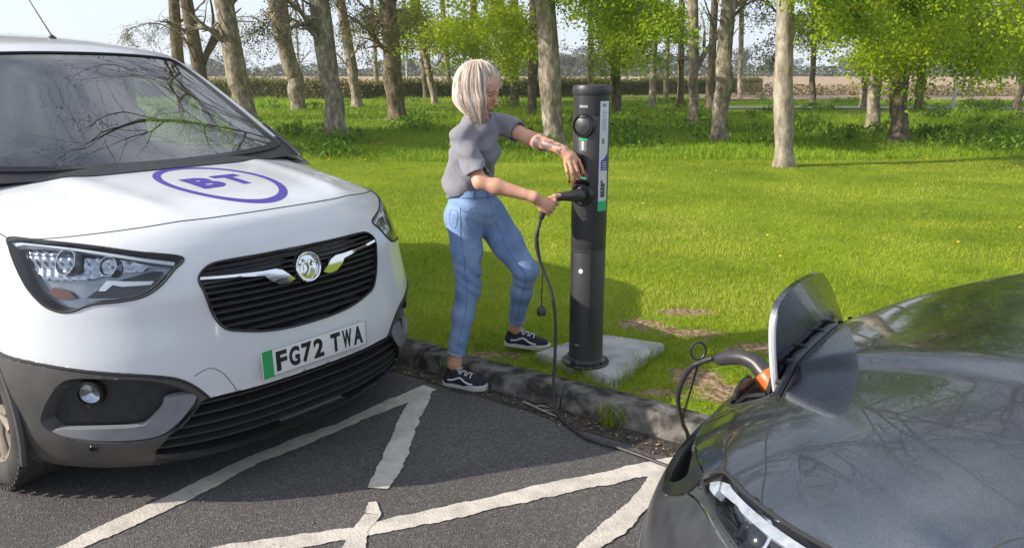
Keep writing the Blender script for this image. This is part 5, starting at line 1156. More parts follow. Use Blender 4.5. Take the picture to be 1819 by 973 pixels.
HC = dense([(.385, 6.62), (.42, 7.30), (.545, 8.06), (.645, 8.66), (.73, 9.22), (.815, 9.80), (.90, 10.10), (.985, 10.1), (.975, 9.3), (.91, 8.2), (.83, 7.4), (.71, 6.74), (.60, 6.66), (.48, 6.52), (.405, 6.45)], 5)
PO = dense([(.165, 8.30), (.15, 7.4), (.10, 6.55), (.05, 6.25), (-.03, 6.25), (-.09, 6.55), (-.145, 7.4), (-.155, 8.30), (-.10, 8.42), (.0, 8.44), (.11, 8.42)], 4)
NG = dense([(.36, 6.50), (.29, 6.05), (.22, 5.75), (.12, 5.62), (0, 5.6), (-.12, 5.62), (-.22, 5.75), (-.29, 6.05), (-.36, 6.50), (-.40, 6.2), (-.39, 5.4), (-.33, 4.8), (-.20, 4.5), (0, 4.4), (.20, 4.5), (.33, 4.8), (.39, 5.4), (.40, 6.2)], 3)
BU = [(.395, 6.2), (.44, 6.42), (.60, 6.56), (.71, 6.62), (.86, 7.2), (1.15, 7.0), (1.15, -1), (-1.15, -1), (-1.15, 7.0), (-.86, 7.2), (-.71, 6.62), (-.60, 6.56), (-.44, 6.42), (-.395, 6.2), (-.39, 5.4), (-.33, 4.8), (-.20, 4.5), (0, 4.4), (.20, 4.5), (.33, 4.8), (.39, 5.4)]
def car_shell():
    s = np.concatenate([-2 + np.arange(80) / 80., np.linspace(-1, 1, 221), 1 + (1 + np.arange(80)) / 80.]); v = np.linspace(0, 13, 196); S, V = np.meshgrid(s, v, indexing='ij')
    polys = [HC, mirror(HC), PO, NG]
    for p in [BU] + polys: snap(p, S, V, .0085, 1.35, .085)
    P = CAR(S, V); F = grid_faces(*S.shape)
    for cx in (-.86, -3.5):
        side = (np.abs(P[..., 1]) > .76); dx = P[..., 0] - cx; dz = P[..., 2] - .34; r = np.hypot(dx, dz); m = side & (np.abs(r - .40) < .024); k = np.where(m, .40 / np.maximum(r, 1e-6), 1)
        P[..., 0] = np.where(m, cx + dx * k, P[..., 0]); P[..., 2] = np.where(m, .34 + dz * k, P[..., 2])
    P = P.reshape(-1, 3); C = P[F].mean(1); sc = S.ravel()[F].mean(1); vc = V.ravel()[F].mean(1); cls = np.zeros(len(F), int)
    cls[inside(BU, sc, vc)] = 1
    for p in polys: cls[inside(p, sc, vc)] = 9
    for cx in (-.86, -3.5): cls[(np.hypot(C[:, 0] - cx, C[:, 2] - .34) < .396) & (np.abs(C[:, 1]) > .74)] = 9
    return split_faces(P, F, cls, ['body', 'bumper'], [M_CARP, M_CARD], car)
car_shell()
# cabin shell further back (outside the picture): windscreen, roof, tail
CR = [(-1.12, 1.14, .76, .10, 0), (-1.5, 1.30, .72, .12, 0), (-1.9, 1.47, .66, .12, .02), (-2.1, 1.52, .63, .1, .04), (-2.9, 1.55, .64, 0, .05), (-3.6, 1.47, .62, 0, .05), (-4.15, 1.20, .68, 0, .03), (-4.2, 1.0, .8, 0, 0)]
def cup(c, v):
    c = np.asarray(c, float); p = smooth_interp(CR, v); xc, zc, W, D, dr = [p[..., k] for k in range(5)]; a = np.minimum(np.abs(c), 1); q = np.clip(np.abs(c) - 1, 0, 1)
    z = zc - dr * a ** 2.5; return np.stack([xc - D * a ** 2.2, np.sign(c) * (W * a + (.86 - W) * q), z + (1.02 - z) * q], -1)
S, V = np.meshgrid(np.linspace(-2, 2, 81), np.linspace(0, 7, 57), indexing='ij'); P = cup(S, V).reshape(-1, 3); F = grid_faces(*S.shape); sc = np.abs(S.ravel()[F].mean(1)); vc = V.ravel()[F].mean(1)
cls = np.zeros(len(F), int); cls[(sc < .93) & (vc < 2.6)] = 1; _sy = S.ravel()[F].mean(1); cls[(sc > 1.1) & (sc < 1.9) & (vc > .8) & (vc < 5.2)] = 2; cls[(cls == 2) & (_sy > 0)] = 3
split_faces(P, F, cls, ['roof', 'windscreen', 'side_window', 'side_window'], [M_CARP] + [pmat('dark_car_glass', (.01, .012, .012), rough=.03)] * 3, car)
b = MB(); b.box((-4.19, 0, .62), (.03, 1.68, .9), bev=.01); b.build('tail', M_CARP, car)
b = MB(); b.box((-2.2, 0, .22), (3.8, 1.2, .06)); b.box((-.30, 0, .30), (.2, 1.2, .2)); b.build('underside', M_BLACKP, car)
b = MB(); b.box((-2.3, 0, .75), (2.6, 1.5, .5)); b.build('cabin_floor', M_BLACKP, car)
# shut lines: bonnet front edge and sides, bumper to wing
def groove(name, pl, r=.0026, mat=None):
    b = MB(); b.tube(seam_pts(CAR, pl, -.0020), r, 6); return b.build(name, mat or M_SEAM, car)
groove('bonnet_shut_line', [(.54, 8.03), (.49, 8.20), (.44, 8.36), (.40, 8.41), (.34, 8.44), (.285, 8.50), (.235, 8.60), (.185, 8.62), (.1, 8.66), (0, 8.68), (-.1, 8.66), (-.185, 8.62), (-.235, 8.60), (-.285, 8.50), (-.34, 8.44), (-.40, 8.41), (-.44, 8.36), (-.49, 8.20), (-.54, 8.03)], .0030)
for sg in (-1, 1): groove('bonnet_shut_line', [(sg * .81, 9.86), (sg * .787, 10.2), (sg * .745, 10.62), (sg * .73, 11.2), (sg * .73, 12.0), (sg * .74, 13.0)], .0030)
# nose grille, number plate zone, lower intake
bowl('grille_recess', CAR, NG, .05, .95, M_BLACKG, car)
slats(CAR, NG, 4.5, 5.7, 4, -.012, .010, .03, 'grille_slats', M_BLACKG, car)
patch('corner_trim', CAR, dense([(.245, 6.02), (.30, 6.20), (.37, 6.50), (.40, 6.40), (.41, 5.8), (.37, 5.1), (.32, 4.75), (.30, 4.9), (.345, 5.4), (.35, 5.9), (.31, 6.0)], 3), .004, M_BLACKG, car, .02, .2, thick=.03)
patch('corner_trim', CAR, mirror(dense([(.245, 6.02), (.30, 6.20), (.37, 6.50), (.40, 6.40), (.41, 5.8), (.37, 5.1), (.32, 4.75), (.30, 4.9), (.345, 5.4), (.35, 5.9), (.31, 6.0)], 3)), .004, M_BLACKG, car, .02, .2, thick=.03)
b = MB(); b.tube(seam_pts(CAR, [(.335, 4.9), (.385, 5.5), (.43, 6.0), (.50, 6.3), (.62, 6.40), (.75, 6.5)], .0), .0028, 6); b.build('bumper_chrome_line', M_CHROME, car)
for sg in (-1, 1):
    t_ = lambda L: L if sg > 0 else mirror(L)
    pl = t_(HC); hl = bowl('headlight', CAR, pl, .06, .93, M_BLACKG, car, floor_mat=M_LAMPF)
    patch('light_guide', CAR, t_([(.415, 6.95), (.44, 7.22), (.55, 7.86), (.65, 8.42), (.74, 8.96), (.83, 9.45), (.92, 9.75), (.93, 9.55), (.84, 9.15), (.75, 8.62), (.66, 8.05), (.56, 7.48), (.47, 6.98), (.435, 6.80)]), -.014, M_DRLC, hl, .02, .2, thick=.02)
    patch('light_guide', CAR, t_([(.405, 6.62), (.42, 6.98), (.445, 6.86), (.455, 6.66), (.425, 6.55)]), -.010, M_DRLC, hl, .01, .1, thick=.02)
    patch('reflector', CAR, t_([(.48, 6.66), (.49, 6.95), (.57, 7.3), (.66, 7.85), (.75, 8.4), (.83, 8.8), (.89, 8.7), (.80, 7.7), (.70, 6.95), (.60, 6.78)]), -.045, M_REFL, hl, .02, .2, thick=.01)
    patch('bezel', CAR, t_([(.60, 7.7), (.66, 8.15), (.75, 8.72), (.84, 9.2), (.93, 9.6), (.94, 9.2), (.85, 8.7), (.76, 8.2), (.66, 7.6)]), -.024, M_BLACKG, hl, .02, .2, thick=.02)
    for s_, v_, r_ in ((.60, 7.12, .040), (.72, 7.75, .040)):
        M = frame_at(CAR, sg * s_, v_); c = on(CAR, sg * s_, v_, -.040); b = MB(); b.lathe([(r_ * 1.1, -.02), (r_ * 1.12, .012), (r_ * .98, .014), (r_ * .92, .004)], c, 30, M=M, cap=False); b.build('lamp_bezel', M_CHROME, hl)
        b = MB(); b.lathe([(r_ * .92, .002), (r_ * .75, .012), (r_ * .4, .021), (.001, .024)], c, 30, M=M, cap=False); b.build('projector_lens', M_BLACKG, hl)
    patch('lens', CAR, pl, .002, M_LGLASS, hl, .02, .2)
    b = MB(); P_ = [Vector(on(CAR, s, v, .0)) for s, v in pl]; b.tube(P_ + [P_[0]], .0042, 6); b.build('gasket', M_SEAM, hl)
# charging bay under the open flap
bay = bowl('charging_bay', CAR, PO, .07, .86, M_BLACKP, car, floor_mat=M_BLACKP)
b = MB(); P_ = [Vector(on(CAR, s, v, -.004)) for s, v in PO]; b.tube(P_ + [P_[0]], .007, 8); b.build('bay_seal', M_SEAM, car)
Mi = Matrix.Rotation(R(38), 3, 'Y'); b = MB(); b.lathe([(.052, -.05), (.052, .0), (.047, .012), (.040, .012), (.036, -.01), (.001, -.01)], (-.235, .045, .765), 36, M=Mi, cap=False); b.build('inlet', M_BLACKG, bay)
b = MB(); b.tube([(-.16, .13, .765), (-.155, .10, .785), (-.15, .05, .79), (-.15, .0, .787)], .009, 8); b.tube([(-.17, .15, .765), (-.20, .16, .80), (-.25, .165, .82)], .007, 8); b.build('bay_bracket', M_BLACKG, bay)
# flap: standing panel with a bright edge strip and black hinge rail
FL2 = dense([(.232, .868), (.250, .930), (.268, 1.02), (.262, 1.068), (.225, 1.092), (.14, 1.103), (.03, 1.100), (-.07, 1.088), (-.16, 1.045), (-.25, .985), (-.33, .925), (-.372, .885), (-.36, .872), (-.2, .868), (.0, .868), (.15, .868)], 3)
bm = bmesh.new(); vs = [bm.verts.new((0, y, z)) for y, z in FL2]; bm.faces.new(vs)
for k in range(1, 16): bmesh.ops.bisect_plane(bm, geom=bm.verts[:] + bm.edges[:] + bm.faces[:], plane_co=(0, -.38 + k * .042, 0), plane_no=(0, 1, 0))
for k in range(1, 9): bmesh.ops.bisect_plane(bm, geom=bm.verts[:] + bm.edges[:] + bm.faces[:], plane_co=(0, 0, .86 + k * .028), plane_no=(0, 0, 1))
bm.normal_update()
for v in bm.verts: y, z = v.co.y, v.co.z; v.co.x = -.302 + .02 * (z - .868) + .08 * y ** 2 + .25 * (z - .868) * (1.15 - z)
r_ = bmesh.ops.extrude_face_region(bm, geom=bm.faces[:])
for v in r_['geom']:
    if isinstance(v, bmesh.types.BMVert): v.co.x += .014
bmesh.ops.recalc_face_normals(bm, faces=bm.faces); V = [tuple(v.co) for v in bm.verts]; bm.verts.index_update(); F = [[v.index for v in f.verts] for f in bm.faces]; bm.free()
fl = meshobj('charging_flap', V, F, M_CARP, car); sharp(fl, 50)
def flx(y, z): return -.302 + .02 * (z - .868) + .08 * y ** 2 + .25 * (z - .868) * (1.15 - z)
b = MB(); pts = [(.238, .868), (.256, .93), (.273, 1.02), (.270, 1.060)]; b.tube([(flx(y, z) + .004, y + .001, z) for y, z in [(p.x, p.y) for p in catmull([(q[0], q[1], 0) for q in pts], 6)]], .0085, 8); b.build('edge_strip', pmat('bright_edge', (.78, .79, .80), rough=.25, metal=.3), fl)
b = MB(); hp = [Vector(on(CAR, s, 8.52 + .1 * (1 - abs(s) * 5), .006)) for s in np.linspace(.19, -.26, 24)]; b.tube(hp, .010, 6, flat=.7)
for i in range(2, 24, 3): b.box(hp[i] + Vector((.006, 0, .006)), (.018, .010, .012), bev=.002)
b.build('hinge_rail', M_BLACKP, fl)
b = MB(); b.tube([(-.30, -.20, .87), (-.25, -.22, .86), (-.24, -.22, .80)], .008, 6); b.tube([(-.30, .12, .87), (-.25, .12, .86), (-.24, .12, .80)], .008, 6); b.build('hinge_arm', M_BLACKP, fl)
for (cx, sd) in ((-.86, -1), (-.86, 1), (-3.5, -1), (-3.5, 1)):
    e = bpy.data.objects.new('wheel', None); link(e); e.parent = car; wheel(e, (cx, sd * .765, .335), sd, r=.335, mr=M_RIMV)
    b = MB(); angs = np.linspace(R(-14), R(194), 40); b.add([(cx + .40 * math.cos(a), y, .34 + .40 * math.sin(a)) for y in (sd * .875, sd * .52) for a in angs], [(i, i + 1, 41 + i, 40 + i) for i in range(39)]); b.build('wheel_well', M_BLACKP, car)
# ================================================================ the woman
WO = np.array([-.15, 3.9, 0.0])
class Field:
    """signed distance on a grid, primitives blended smoothly, then meshed by surface nets"""
    def __init__(s, lo, hi, h): s.lo = np.array(lo, float); s.h = h; s.n = np.ceil((np.array(hi) - s.lo) / h).astype(int) + 1; s.d = np.full(s.n, .5, np.float32)
    def sub(s, c0, c1, m):
        a = np.clip(((np.array(c0) - m - s.lo) / s.h).astype(int), 0, s.n - 1); b = np.clip(((np.array(c1) + m - s.lo) / s.h).astype(int) + 2, 1, s.n)
        sl = tuple(slice(i, j) for i, j in zip(a, b)); ax = [s.lo[k] + s.h * np.arange(a[k], b[k]) for k in range(3)]; return sl, np.meshgrid(*ax, indexing='ij', sparse=True)
    def comb(s, sl, d, k, mode='add'):
        D = s.d[sl]
        if mode == 'add': h = np.clip(.5 + .5 * (D - d) / k, 0, 1); s.d[sl] = D * (1 - h) + d * h - k * h * (1 - h)
        elif mode == 'cut': e = -d; h = np.clip(.5 - .5 * (D - e) / k, 0, 1); s.d[sl] = D * (1 - h) + e * h + k * h * (1 - h)
    def cone(s, a, b, ra, rb, k=.02, mode='add'):
        a = np.array(a, float); b = np.array(b, float); m = max(ra, rb) + k + .02; sl, (X, Y_, Z) = s.sub(np.minimum(a, b), np.maximum(a, b), m); ba = b - a; L2 = ba @ ba
        t = np.clip(((X - a[0]) * ba[0] + (Y_ - a[1]) * ba[1] + (Z - a[2]) * ba[2]) / L2, 0, 1)
        d = np.sqrt((X - a[0] - t * ba[0]) ** 2 + (Y_ - a[1] - t * ba[1]) ** 2 + (Z - a[2] - t * ba[2]) ** 2) - (ra + (rb - ra) * t); s.comb(sl, d, k, mode)
    def chain(s, pts, rr, k=.02):
        for i in range(len(pts) - 1): s.cone(pts[i], pts[i + 1], rr[i], rr[i + 1], k)
    def ell(s, c, r, k=.02, M=None, mode='add'):
        c = np.array(c, float); r = np.array(r, float); m = r.max() + k + .02; sl, (X, Y_, Z) = s.sub(c, c, m); x, y, z = X - c[0], Y_ - c[1], Z - c[2]
        if M is not None: x, y, z = (M[0][0] * x + M[1][0] * y + M[2][0] * z), (M[0][1] * x + M[1][1] * y + M[2][1] * z), (M[0][2] * x + M[1][2] * y + M[2][2] * z)
        q = np.sqrt((x / r[0]) ** 2 + (y / r[1]) ** 2 + (z / r[2]) ** 2); g = np.sqrt((x / r[0] ** 2) ** 2 + (y / r[1] ** 2) ** 2 + (z / r[2] ** 2) ** 2); d = q * (q - 1) / np.maximum(g, 1e-5); d = np.maximum(d, -.2); s.comb(sl, np.broadcast_to(d, s.d[sl].shape), k, mode)
    def plane(s, p, nrm, lim=None):
        """keep the side the normal points away from"""
        nrm = np.array(nrm, float); nrm /= np.linalg.norm(nrm); X, Y_, Z = np.meshgrid(*[s.lo[k] + s.h * np.arange(s.n[k]) for k in range(3)], indexing='ij', sparse=True)
        d = (X - p[0]) * nrm[0] + (Y_ - p[1]) * nrm[1] + (Z - p[2]) * nrm[2]
        if lim is not None: far_ = (X - p[0]) ** 2 + (Y_ - p[1]) ** 2 + (Z - p[2]) ** 2 > lim ** 2; d = np.where(far_, -9, d)
        s.d = np.maximum(s.d, d.astype(np.float32))
    def bumpy(s, fn):
        X, Y_, Z = np.meshgrid(*[s.lo[k] + s.h * np.arange(s.n[k]) for k in range(3)], indexing='ij', sparse=True); s.d = (s.d + fn(X, Y_, Z)).astype(np.float32)
    def mesh(s):
        d = s.d; n = d.shape; ins = d < 0
        c = [d[i:n[0] - 1 + i, j:n[1] - 1 + j, k:n[2] - 1 + k] for i in (0, 1) for j in (0, 1) for k in (0, 1)]
        I = [x < 0 for x in c]; cnt = sum(x.astype(np.int8) for x in I); act = (cnt > 0) & (cnt < 8); idx = np.argwhere(act); m = len(idx)
        V = np.zeros((m, 3)); W = np.zeros(m); co = np.array([[i, j, k] for i in (0, 1) for j in (0, 1) for k in (0, 1)], float); vals = [x[act] for x in c]
        for a in range(8):
            for b_ in range(a + 1, 8):
                if np.abs(co[a] - co[b_]).sum() != 1: continue
                x = (vals[a] < 0) != (vals[b_] < 0); t = vals[a] / np.where(x, vals[a] - vals[b_], 1); p = co[a] + t[:, None] * (co[b_] - co[a]); V[x] += p[x]; W[x] += 1
        V = V / W[:, None]; P = s.lo + s.h * (idx + V); ids = -np.ones(act.shape, int); ids[act] = np.arange(m); F = []
        for ax in range(3):
            o1, o2 = [(1, 2), (2, 0), (0, 1)][ax]; sa = [slice(1, n[k] - 1) for k in range(3)]; sb = list(sa); sa[ax] = slice(0, n[ax] - 1); sb[ax] = slice(1, n[ax])
            A = ins[tuple(sa)]; B = ins[tuple(sb)]; e = np.argwhere(A != B); off = np.array([1, 1, 1]); off[ax] = 0; e = e + off; fl = A[A != B]
            u = np.zeros(3, int); u[o1] = 1; w = np.zeros(3, int); w[o2] = 1; g = lambda q: ids[q[:, 0], q[:, 1], q[:, 2]]
            q = np.stack([g(e - u - w), g(e - w), g(e), g(e - u)], -1); q[~fl] = q[~fl][:, ::-1]; F.append(q)
        F = np.concatenate(F); F = F[(F >= 0).all(1)]; return P, F
def w3(*p): return np.array(p) - WO      # world point to the woman's own frame

M_SKIN, n_, l_, b_ = nm('skin'); setp(b_, Roughness=.5, Subsurface_Weight=.12, Subsurface_Scale=.01); b_.inputs['Specular IOR Level'].default_value = .35
b_.inputs['Subsurface Radius'].default_value = (1, .35, .2); t_ = n_.new('ShaderNodeTexCoord'); z_ = n_.new('ShaderNodeTexNoise'); z_.inputs['Scale'].default_value = 16; z_.inputs['Detail'].default_value = 6; l_.new(t_.outputs['Object'], z_.inputs['Vector'])
r_ = n_.new('ShaderNodeValToRGB'); r_.color_ramp.elements[0].position = .35; r_.color_ramp.elements[0].color = (.56, .28, .185, 1); r_.color_ramp.elements[1].position = .7; r_.color_ramp.elements[1].color = (.68, .39, .27, 1); l_.new(z_.outputs['Fac'], r_.inputs[0]); l_.new(r_.outputs[0], b_.inputs['Base Color'])
M_TATT = pmat('tattooed_skin', (.15, .10, .09), (.54, .28, .19), scale=24, detail=5, rough=.5, lo=.47, hi=.56)
M_SHIRT = pmat('grey_marl_jersey', (.19, .185, .21), (.25, .245, .27), scale=260, rough=.9, bump=.55, bscale=17, bdist=.012, spec=.15, Sheen_Weight=.25)
M_NAIL = pmat('red_nail', (.55, .01, .02), rough=.15)
M_SHOE = pmat('black_canvas', (.010, .011, .016), (.018, .019, .026), scale=90, rough=.8, bump=.3, bscale=500, bdist=.001)
M_SOLE = pmat('white_rubber_sole', (.58, .57, .53), (.48, .46, .42), scale=18, rough=.6)
M_LACE = pmat('white_lace', (.62, .62, .64), rough=.8)
def denim():
    m, n, l, b = nm('light_blue_denim'); t = n.new('ShaderNodeTexCoord'); a = n.new('ShaderNodeTexNoise'); a.inputs['Scale'].default_value = 5; a.inputs['Detail'].default_value = 8; a.inputs['Roughness'].default_value = .6; l.new(t.outputs['Object'], a.inputs['Vector'])
    r = n.new('ShaderNodeValToRGB'); e = r.color_ramp.elements; e[0].position = .30; e[0].color = (.12, .20, .38, 1); e[1].position = .75; e[1].color = (.34, .45, .66, 1); q = e.new(.5); q.color = (.20, .30, .50, 1); l.new(a.outputs['Fac'], r.inputs[0])
    w = n.new('ShaderNodeTexNoise'); w.inputs['Scale'].default_value = 420; mp = n.new('ShaderNodeMapping'); mp.inputs['Scale'].default_value = (1, 1, .35); l.new(t.outputs['Object'], mp.inputs[0]); l.new(mp.outputs[0], w.inputs['Vector']); cw = n.new('ShaderNodeTexNoise'); cw.inputs['Scale'].default_value = 15; cw.inputs['Detail'].default_value = 4; l.new(t.outputs['Object'], cw.inputs['Vector']); cb = n.new('ShaderNodeBump'); cb.inputs['Strength'].default_value = .55; cb.inputs['Distance'].default_value = .012; l.new(cw.outputs['Fac'], cb.inputs['Height'])
    mx = n.new('ShaderNodeMix'); mx.data_type = 'RGBA'; mx.blend_type = 'OVERLAY'; mx.inputs['Factor'].default_value = .35; l.new(r.outputs[0], mx.inputs['A']); l.new(w.outputs['Fac'], mx.inputs['B']); l.new(mx.outputs['Result'], b.inputs['Base Color'])
    bp = n.new('ShaderNodeBump'); bp.inputs['Strength'].default_value = .3; bp.inputs['Distance'].default_value = .001; l.new(w.outputs['Fac'], bp.inputs['Height']); l.new(cb.outputs[0], bp.inputs['Normal']); l.new(bp.outputs[0], b.inputs['Normal']); setp(b, Roughness=.85); b.inputs['Specular IOR Level'].default_value = .2; return m
M_DENIM = denim()
M_DSEAM = pmat('denim_seam', (.08, .14, .32), (.12, .19, .40), scale=60, rough=.9)
def hairmat():
    m, n, l, b = nm('platinum_hair'); t = n.new('ShaderNodeTexCoord'); at = n.new('ShaderNodeAttribute'); at.attribute_name = 'tint'
    r = n.new('ShaderNodeValToRGB'); e = r.color_ramp.elements; e[0].position = 0; e[0].color = (.20, .13, .10, 1); e[1].position = 1; e[1].color = (.95, .86, .74, 1); q = e.new(.35); q.color = (.66, .53, .44, 1); q2 = e.new(.65); q2.color = (.86, .73, .62, 1); l.new(at.outputs['Fac'], r.inputs[0]); l.new(r.outputs[0], b.inputs['Base Color'])
    setp(b, Roughness=.42, Anisotropic=.4); b.inputs['Specular IOR Level'].default_value = .4; return m
M_HAIR = hairmat()

woman = thing('person', 'person with platinum bob, grey T-shirt and light blue jeans plugging a cable into the post', 'person', tuple(WO))
# --- joints (world)
HCt = np.array([-.155, 3.85, 1.512]); f_ = np.array([.86, -.34, -.38]); f_ /= np.linalg.norm(f_); up_ = np.array([.30, -.10, .92]); up_ -= f_ * (up_ @ f_); up_ /= np.linalg.norm(up_); lf_ = np.cross(up_, f_)
HM = np.stack([f_, lf_, up_], 1)        # columns: face, her left, up
def hd(x, y, z): return HCt + HM @ np.array([x, y, z]) - WO
shR, elR, wrR = w3(-.245, 3.79, 1.285), w3(-.148, 3.67, 1.095), w3(.105, 3.635, 1.030)
shL, elL, wrL = w3(-.06, 3.985, 1.345), w3(.082, 3.865, 1.282), w3(.238, 3.725, 1.238)
hipR, knR, anR = w3(-.235, 3.90, .90), w3(-.222, 3.875, .53), w3(-.300, 3.865, .125)
hipL, knL, anL = w3(-.125, 3.995, .89), w3(.068, 3.925, .605), w3(.018, 4.152, .225)
pel = w3(-.185, 3.955, .93); belly = w3(-.205, 3.945, 1.05); chest = w3(-.175, 3.905, 1.22); nb = w3(-.160, 3.90, 1.375)
toR, toL = w3(-.165, 3.80, .05), w3(.165, 4.108, .155)

B = Field((-.36, -.36, -.02), (.50, .36, 1.66), .005)
B.ell(pel, (.095, .085, .09), .03); B.chain([pel, belly, chest], [.082, .076, .088], .04); B.cone(shR + (.02, .02, -.01), shL + (-.03, -.01, -.02), .05, .05, .05)
B.cone(chest + (0, 0, .06), nb, .07, .045, .04); B.cone(nb + (0, 0, -.03), hd(-.022, 0, -.06), .046, .043, .02)
B.ell(hd(-.012, 0, .022), (.090, .074, .095), .01, HM); B.ell(hd(.030, 0, -.040), (.060, .056, .078), .02, HM); B.ell(hd(.058, 0, -.093), (.026, .028, .020), .02, HM)
B.ell(hd(.052, 0, .045), (.034, .052, .038), .02, HM)
B.ell(hd(.080, .030, .004), (.014, .014, .010), .010, HM, 'cut'); B.ell(hd(.080, -.030, .004), (.014, .014, .010), .010, HM, 'cut')
B.cone(hd(.084, 0, .010), hd(.108, 0, -.028), .0065, .0095, .010); B.ell(hd(.100, .009, -.031), (.009, .006, .006), .005, HM); B.ell(hd(.100, -.009, -.031), (.009, .006, .006), .005, HM)
for s_ in (-1, 1):
    B.ell(hd(.060, s_ * .040, -.030), (.024, .020, .024), .015, HM); B.cone(hd(.084, s_ * .014, .020), hd(.072, s_ * .044, .022), .007, .005, .010)
    B.ell(hd(-.006, s_ * .078, -.012), (.018, .008, .030), .006, HM)
B.ell(hd(.090, 0, -.056), (.010, .021, .0052), .005, HM); B.ell(hd(.087, 0, -.067), (.011, .018, .0062), .005, HM)
for a, e, w in ((shR, elR, wrR), (shL, elL, wrL)):
    B.cone(a, e, .045, .033, .03); m = e + (w - e) * .3; B.cone(e, m, .034, .036, .02); B.cone(m, w, .036, .0235, .02)
B.cone(hipR, knR, .072, .050, .03); B.cone(knR, knR + (anR - knR) * .35, .052, .052, .02); B.cone(knR + (anR - knR) * .35, anR, .052, .032, .02)
B.cone(hipL, knL, .072, .050, .03); B.cone(knL, knL + (anL - knL) * .35, .052, .052, .02); B.cone(knL + (anL - knL) * .35, anL, .052, .032, .02)
for an, to in ((anR, toR), (anL, toL)):
    B.ell(an + (0, 0, -.01), (.033, .033, .035), .02); B.cone(an + (-.01, .004, -.06), an + (.02, -.005, -.045), .020, .019, .015); B.cone(an + (.02, -.005, -.055), an + (to - an) * .6 + (0, 0, -.012), .018, .010, .015)
# right hand closed round the handle
c = w3(.168, 3.682, .985); ax_ = np.array([.065, .010, .085]); ax_ /= np.linalg.norm(ax_); pp = np.array([.79, .0, -.61])
B.cone(wrR, c + (-.030, -.026, .010), .024, .027, .02); B.ell(c + (-.006, -.030, .004), (.034, .020, .036), .015)
for i, t in enumerate((-.033, -.011, .011, .032)):
    r = (.0078, .0088, .0092, .0090)[i]; k_ = c + ax_ * t + (.012, -.032, 0); pi_ = c + ax_ * t + pp * .032 + np.array([0, -.012, 0]); di = c + ax_ * t + pp * .028 + np.array([0, .014, 0]); ti = c + ax_ * t + pp * .006 + np.array([0, .026, 0])
    B.cone(c + ax_ * t * .6 + (-.02, -.030, 0), k_, .012, r + .0015, .008); B.chain([k_, pi_, di, ti], [r + .001, r, r * .92, r * .8], .004)
B.chain([c + (-.035, -.020, .018), c + ax_ * .030 + (-.012, -.028, .008), c + ax_ * .048 + (.004, -.020, .006), c + ax_ * .062 + (.020, -.012, -.002)], [.014, .0125, .0105, .009], .008)
# left hand hanging over the post
kn_ = [w3(.250, 3.715, 1.180), w3(.270, 3.700, 1.182), w3(.291, 3.702, 1.186), w3(.312, 3.715, 1.192)]
pi2 = [w3(.258, 3.703, 1.142), w3(.282, 3.690, 1.138), w3(.306, 3.696, 1.144), w3(.328, 3.715, 1.158)]; ti2 = [w3(.272, 3.742, 1.092), w3(.297, 3.735, 1.088), w3(.320, 3.735, 1.098), w3(.336, 3.742, 1.122)]
pc = w3(.268, 3.715, 1.208)
B.cone(wrL, pc, .024, .026, .02); B.ell(pc + (.006, .002, -.004), (.034, .020, .030), .012)
for i in range(4):
    r = (.0078, .0088, .0090, .0082)[i]; m = pi2[i] * .45 + ti2[i] * .55 + np.array([.002, -.008, 0]); B.cone(pc + (kn_[i] - pc) * .4, kn_[i], .013, r + .0015, .008); B.chain([kn_[i], pi2[i], m, ti2[i]], [r + .001, r, r * .92, r * .78], .003)
B.chain([pc + (-.01, .018, .004), w3(.285, 3.755, 1.185), w3(.305, 3.765, 1.155), w3(.316, 3.762, 1.130)], [.014, .012, .0105, .0085], .008)
P, F = B.mesh()
e = (P[F].mean(1)); dL = elL + (wrL - elL) * .0; axl = (wrL - elL); L = np.linalg.norm(axl); axl = axl / L; tt = (e - dL) @ axl; rad = np.linalg.norm(e - dL - tt[:, None] * axl, axis=1)
mid = ((tt > .06) & (tt < L + .012) & (rad < .055) & (e[:, 0] > .15)).astype(int)
bodyw = meshobj('body', P, F, [M_SKIN, M_TATT], woman, True, mid)
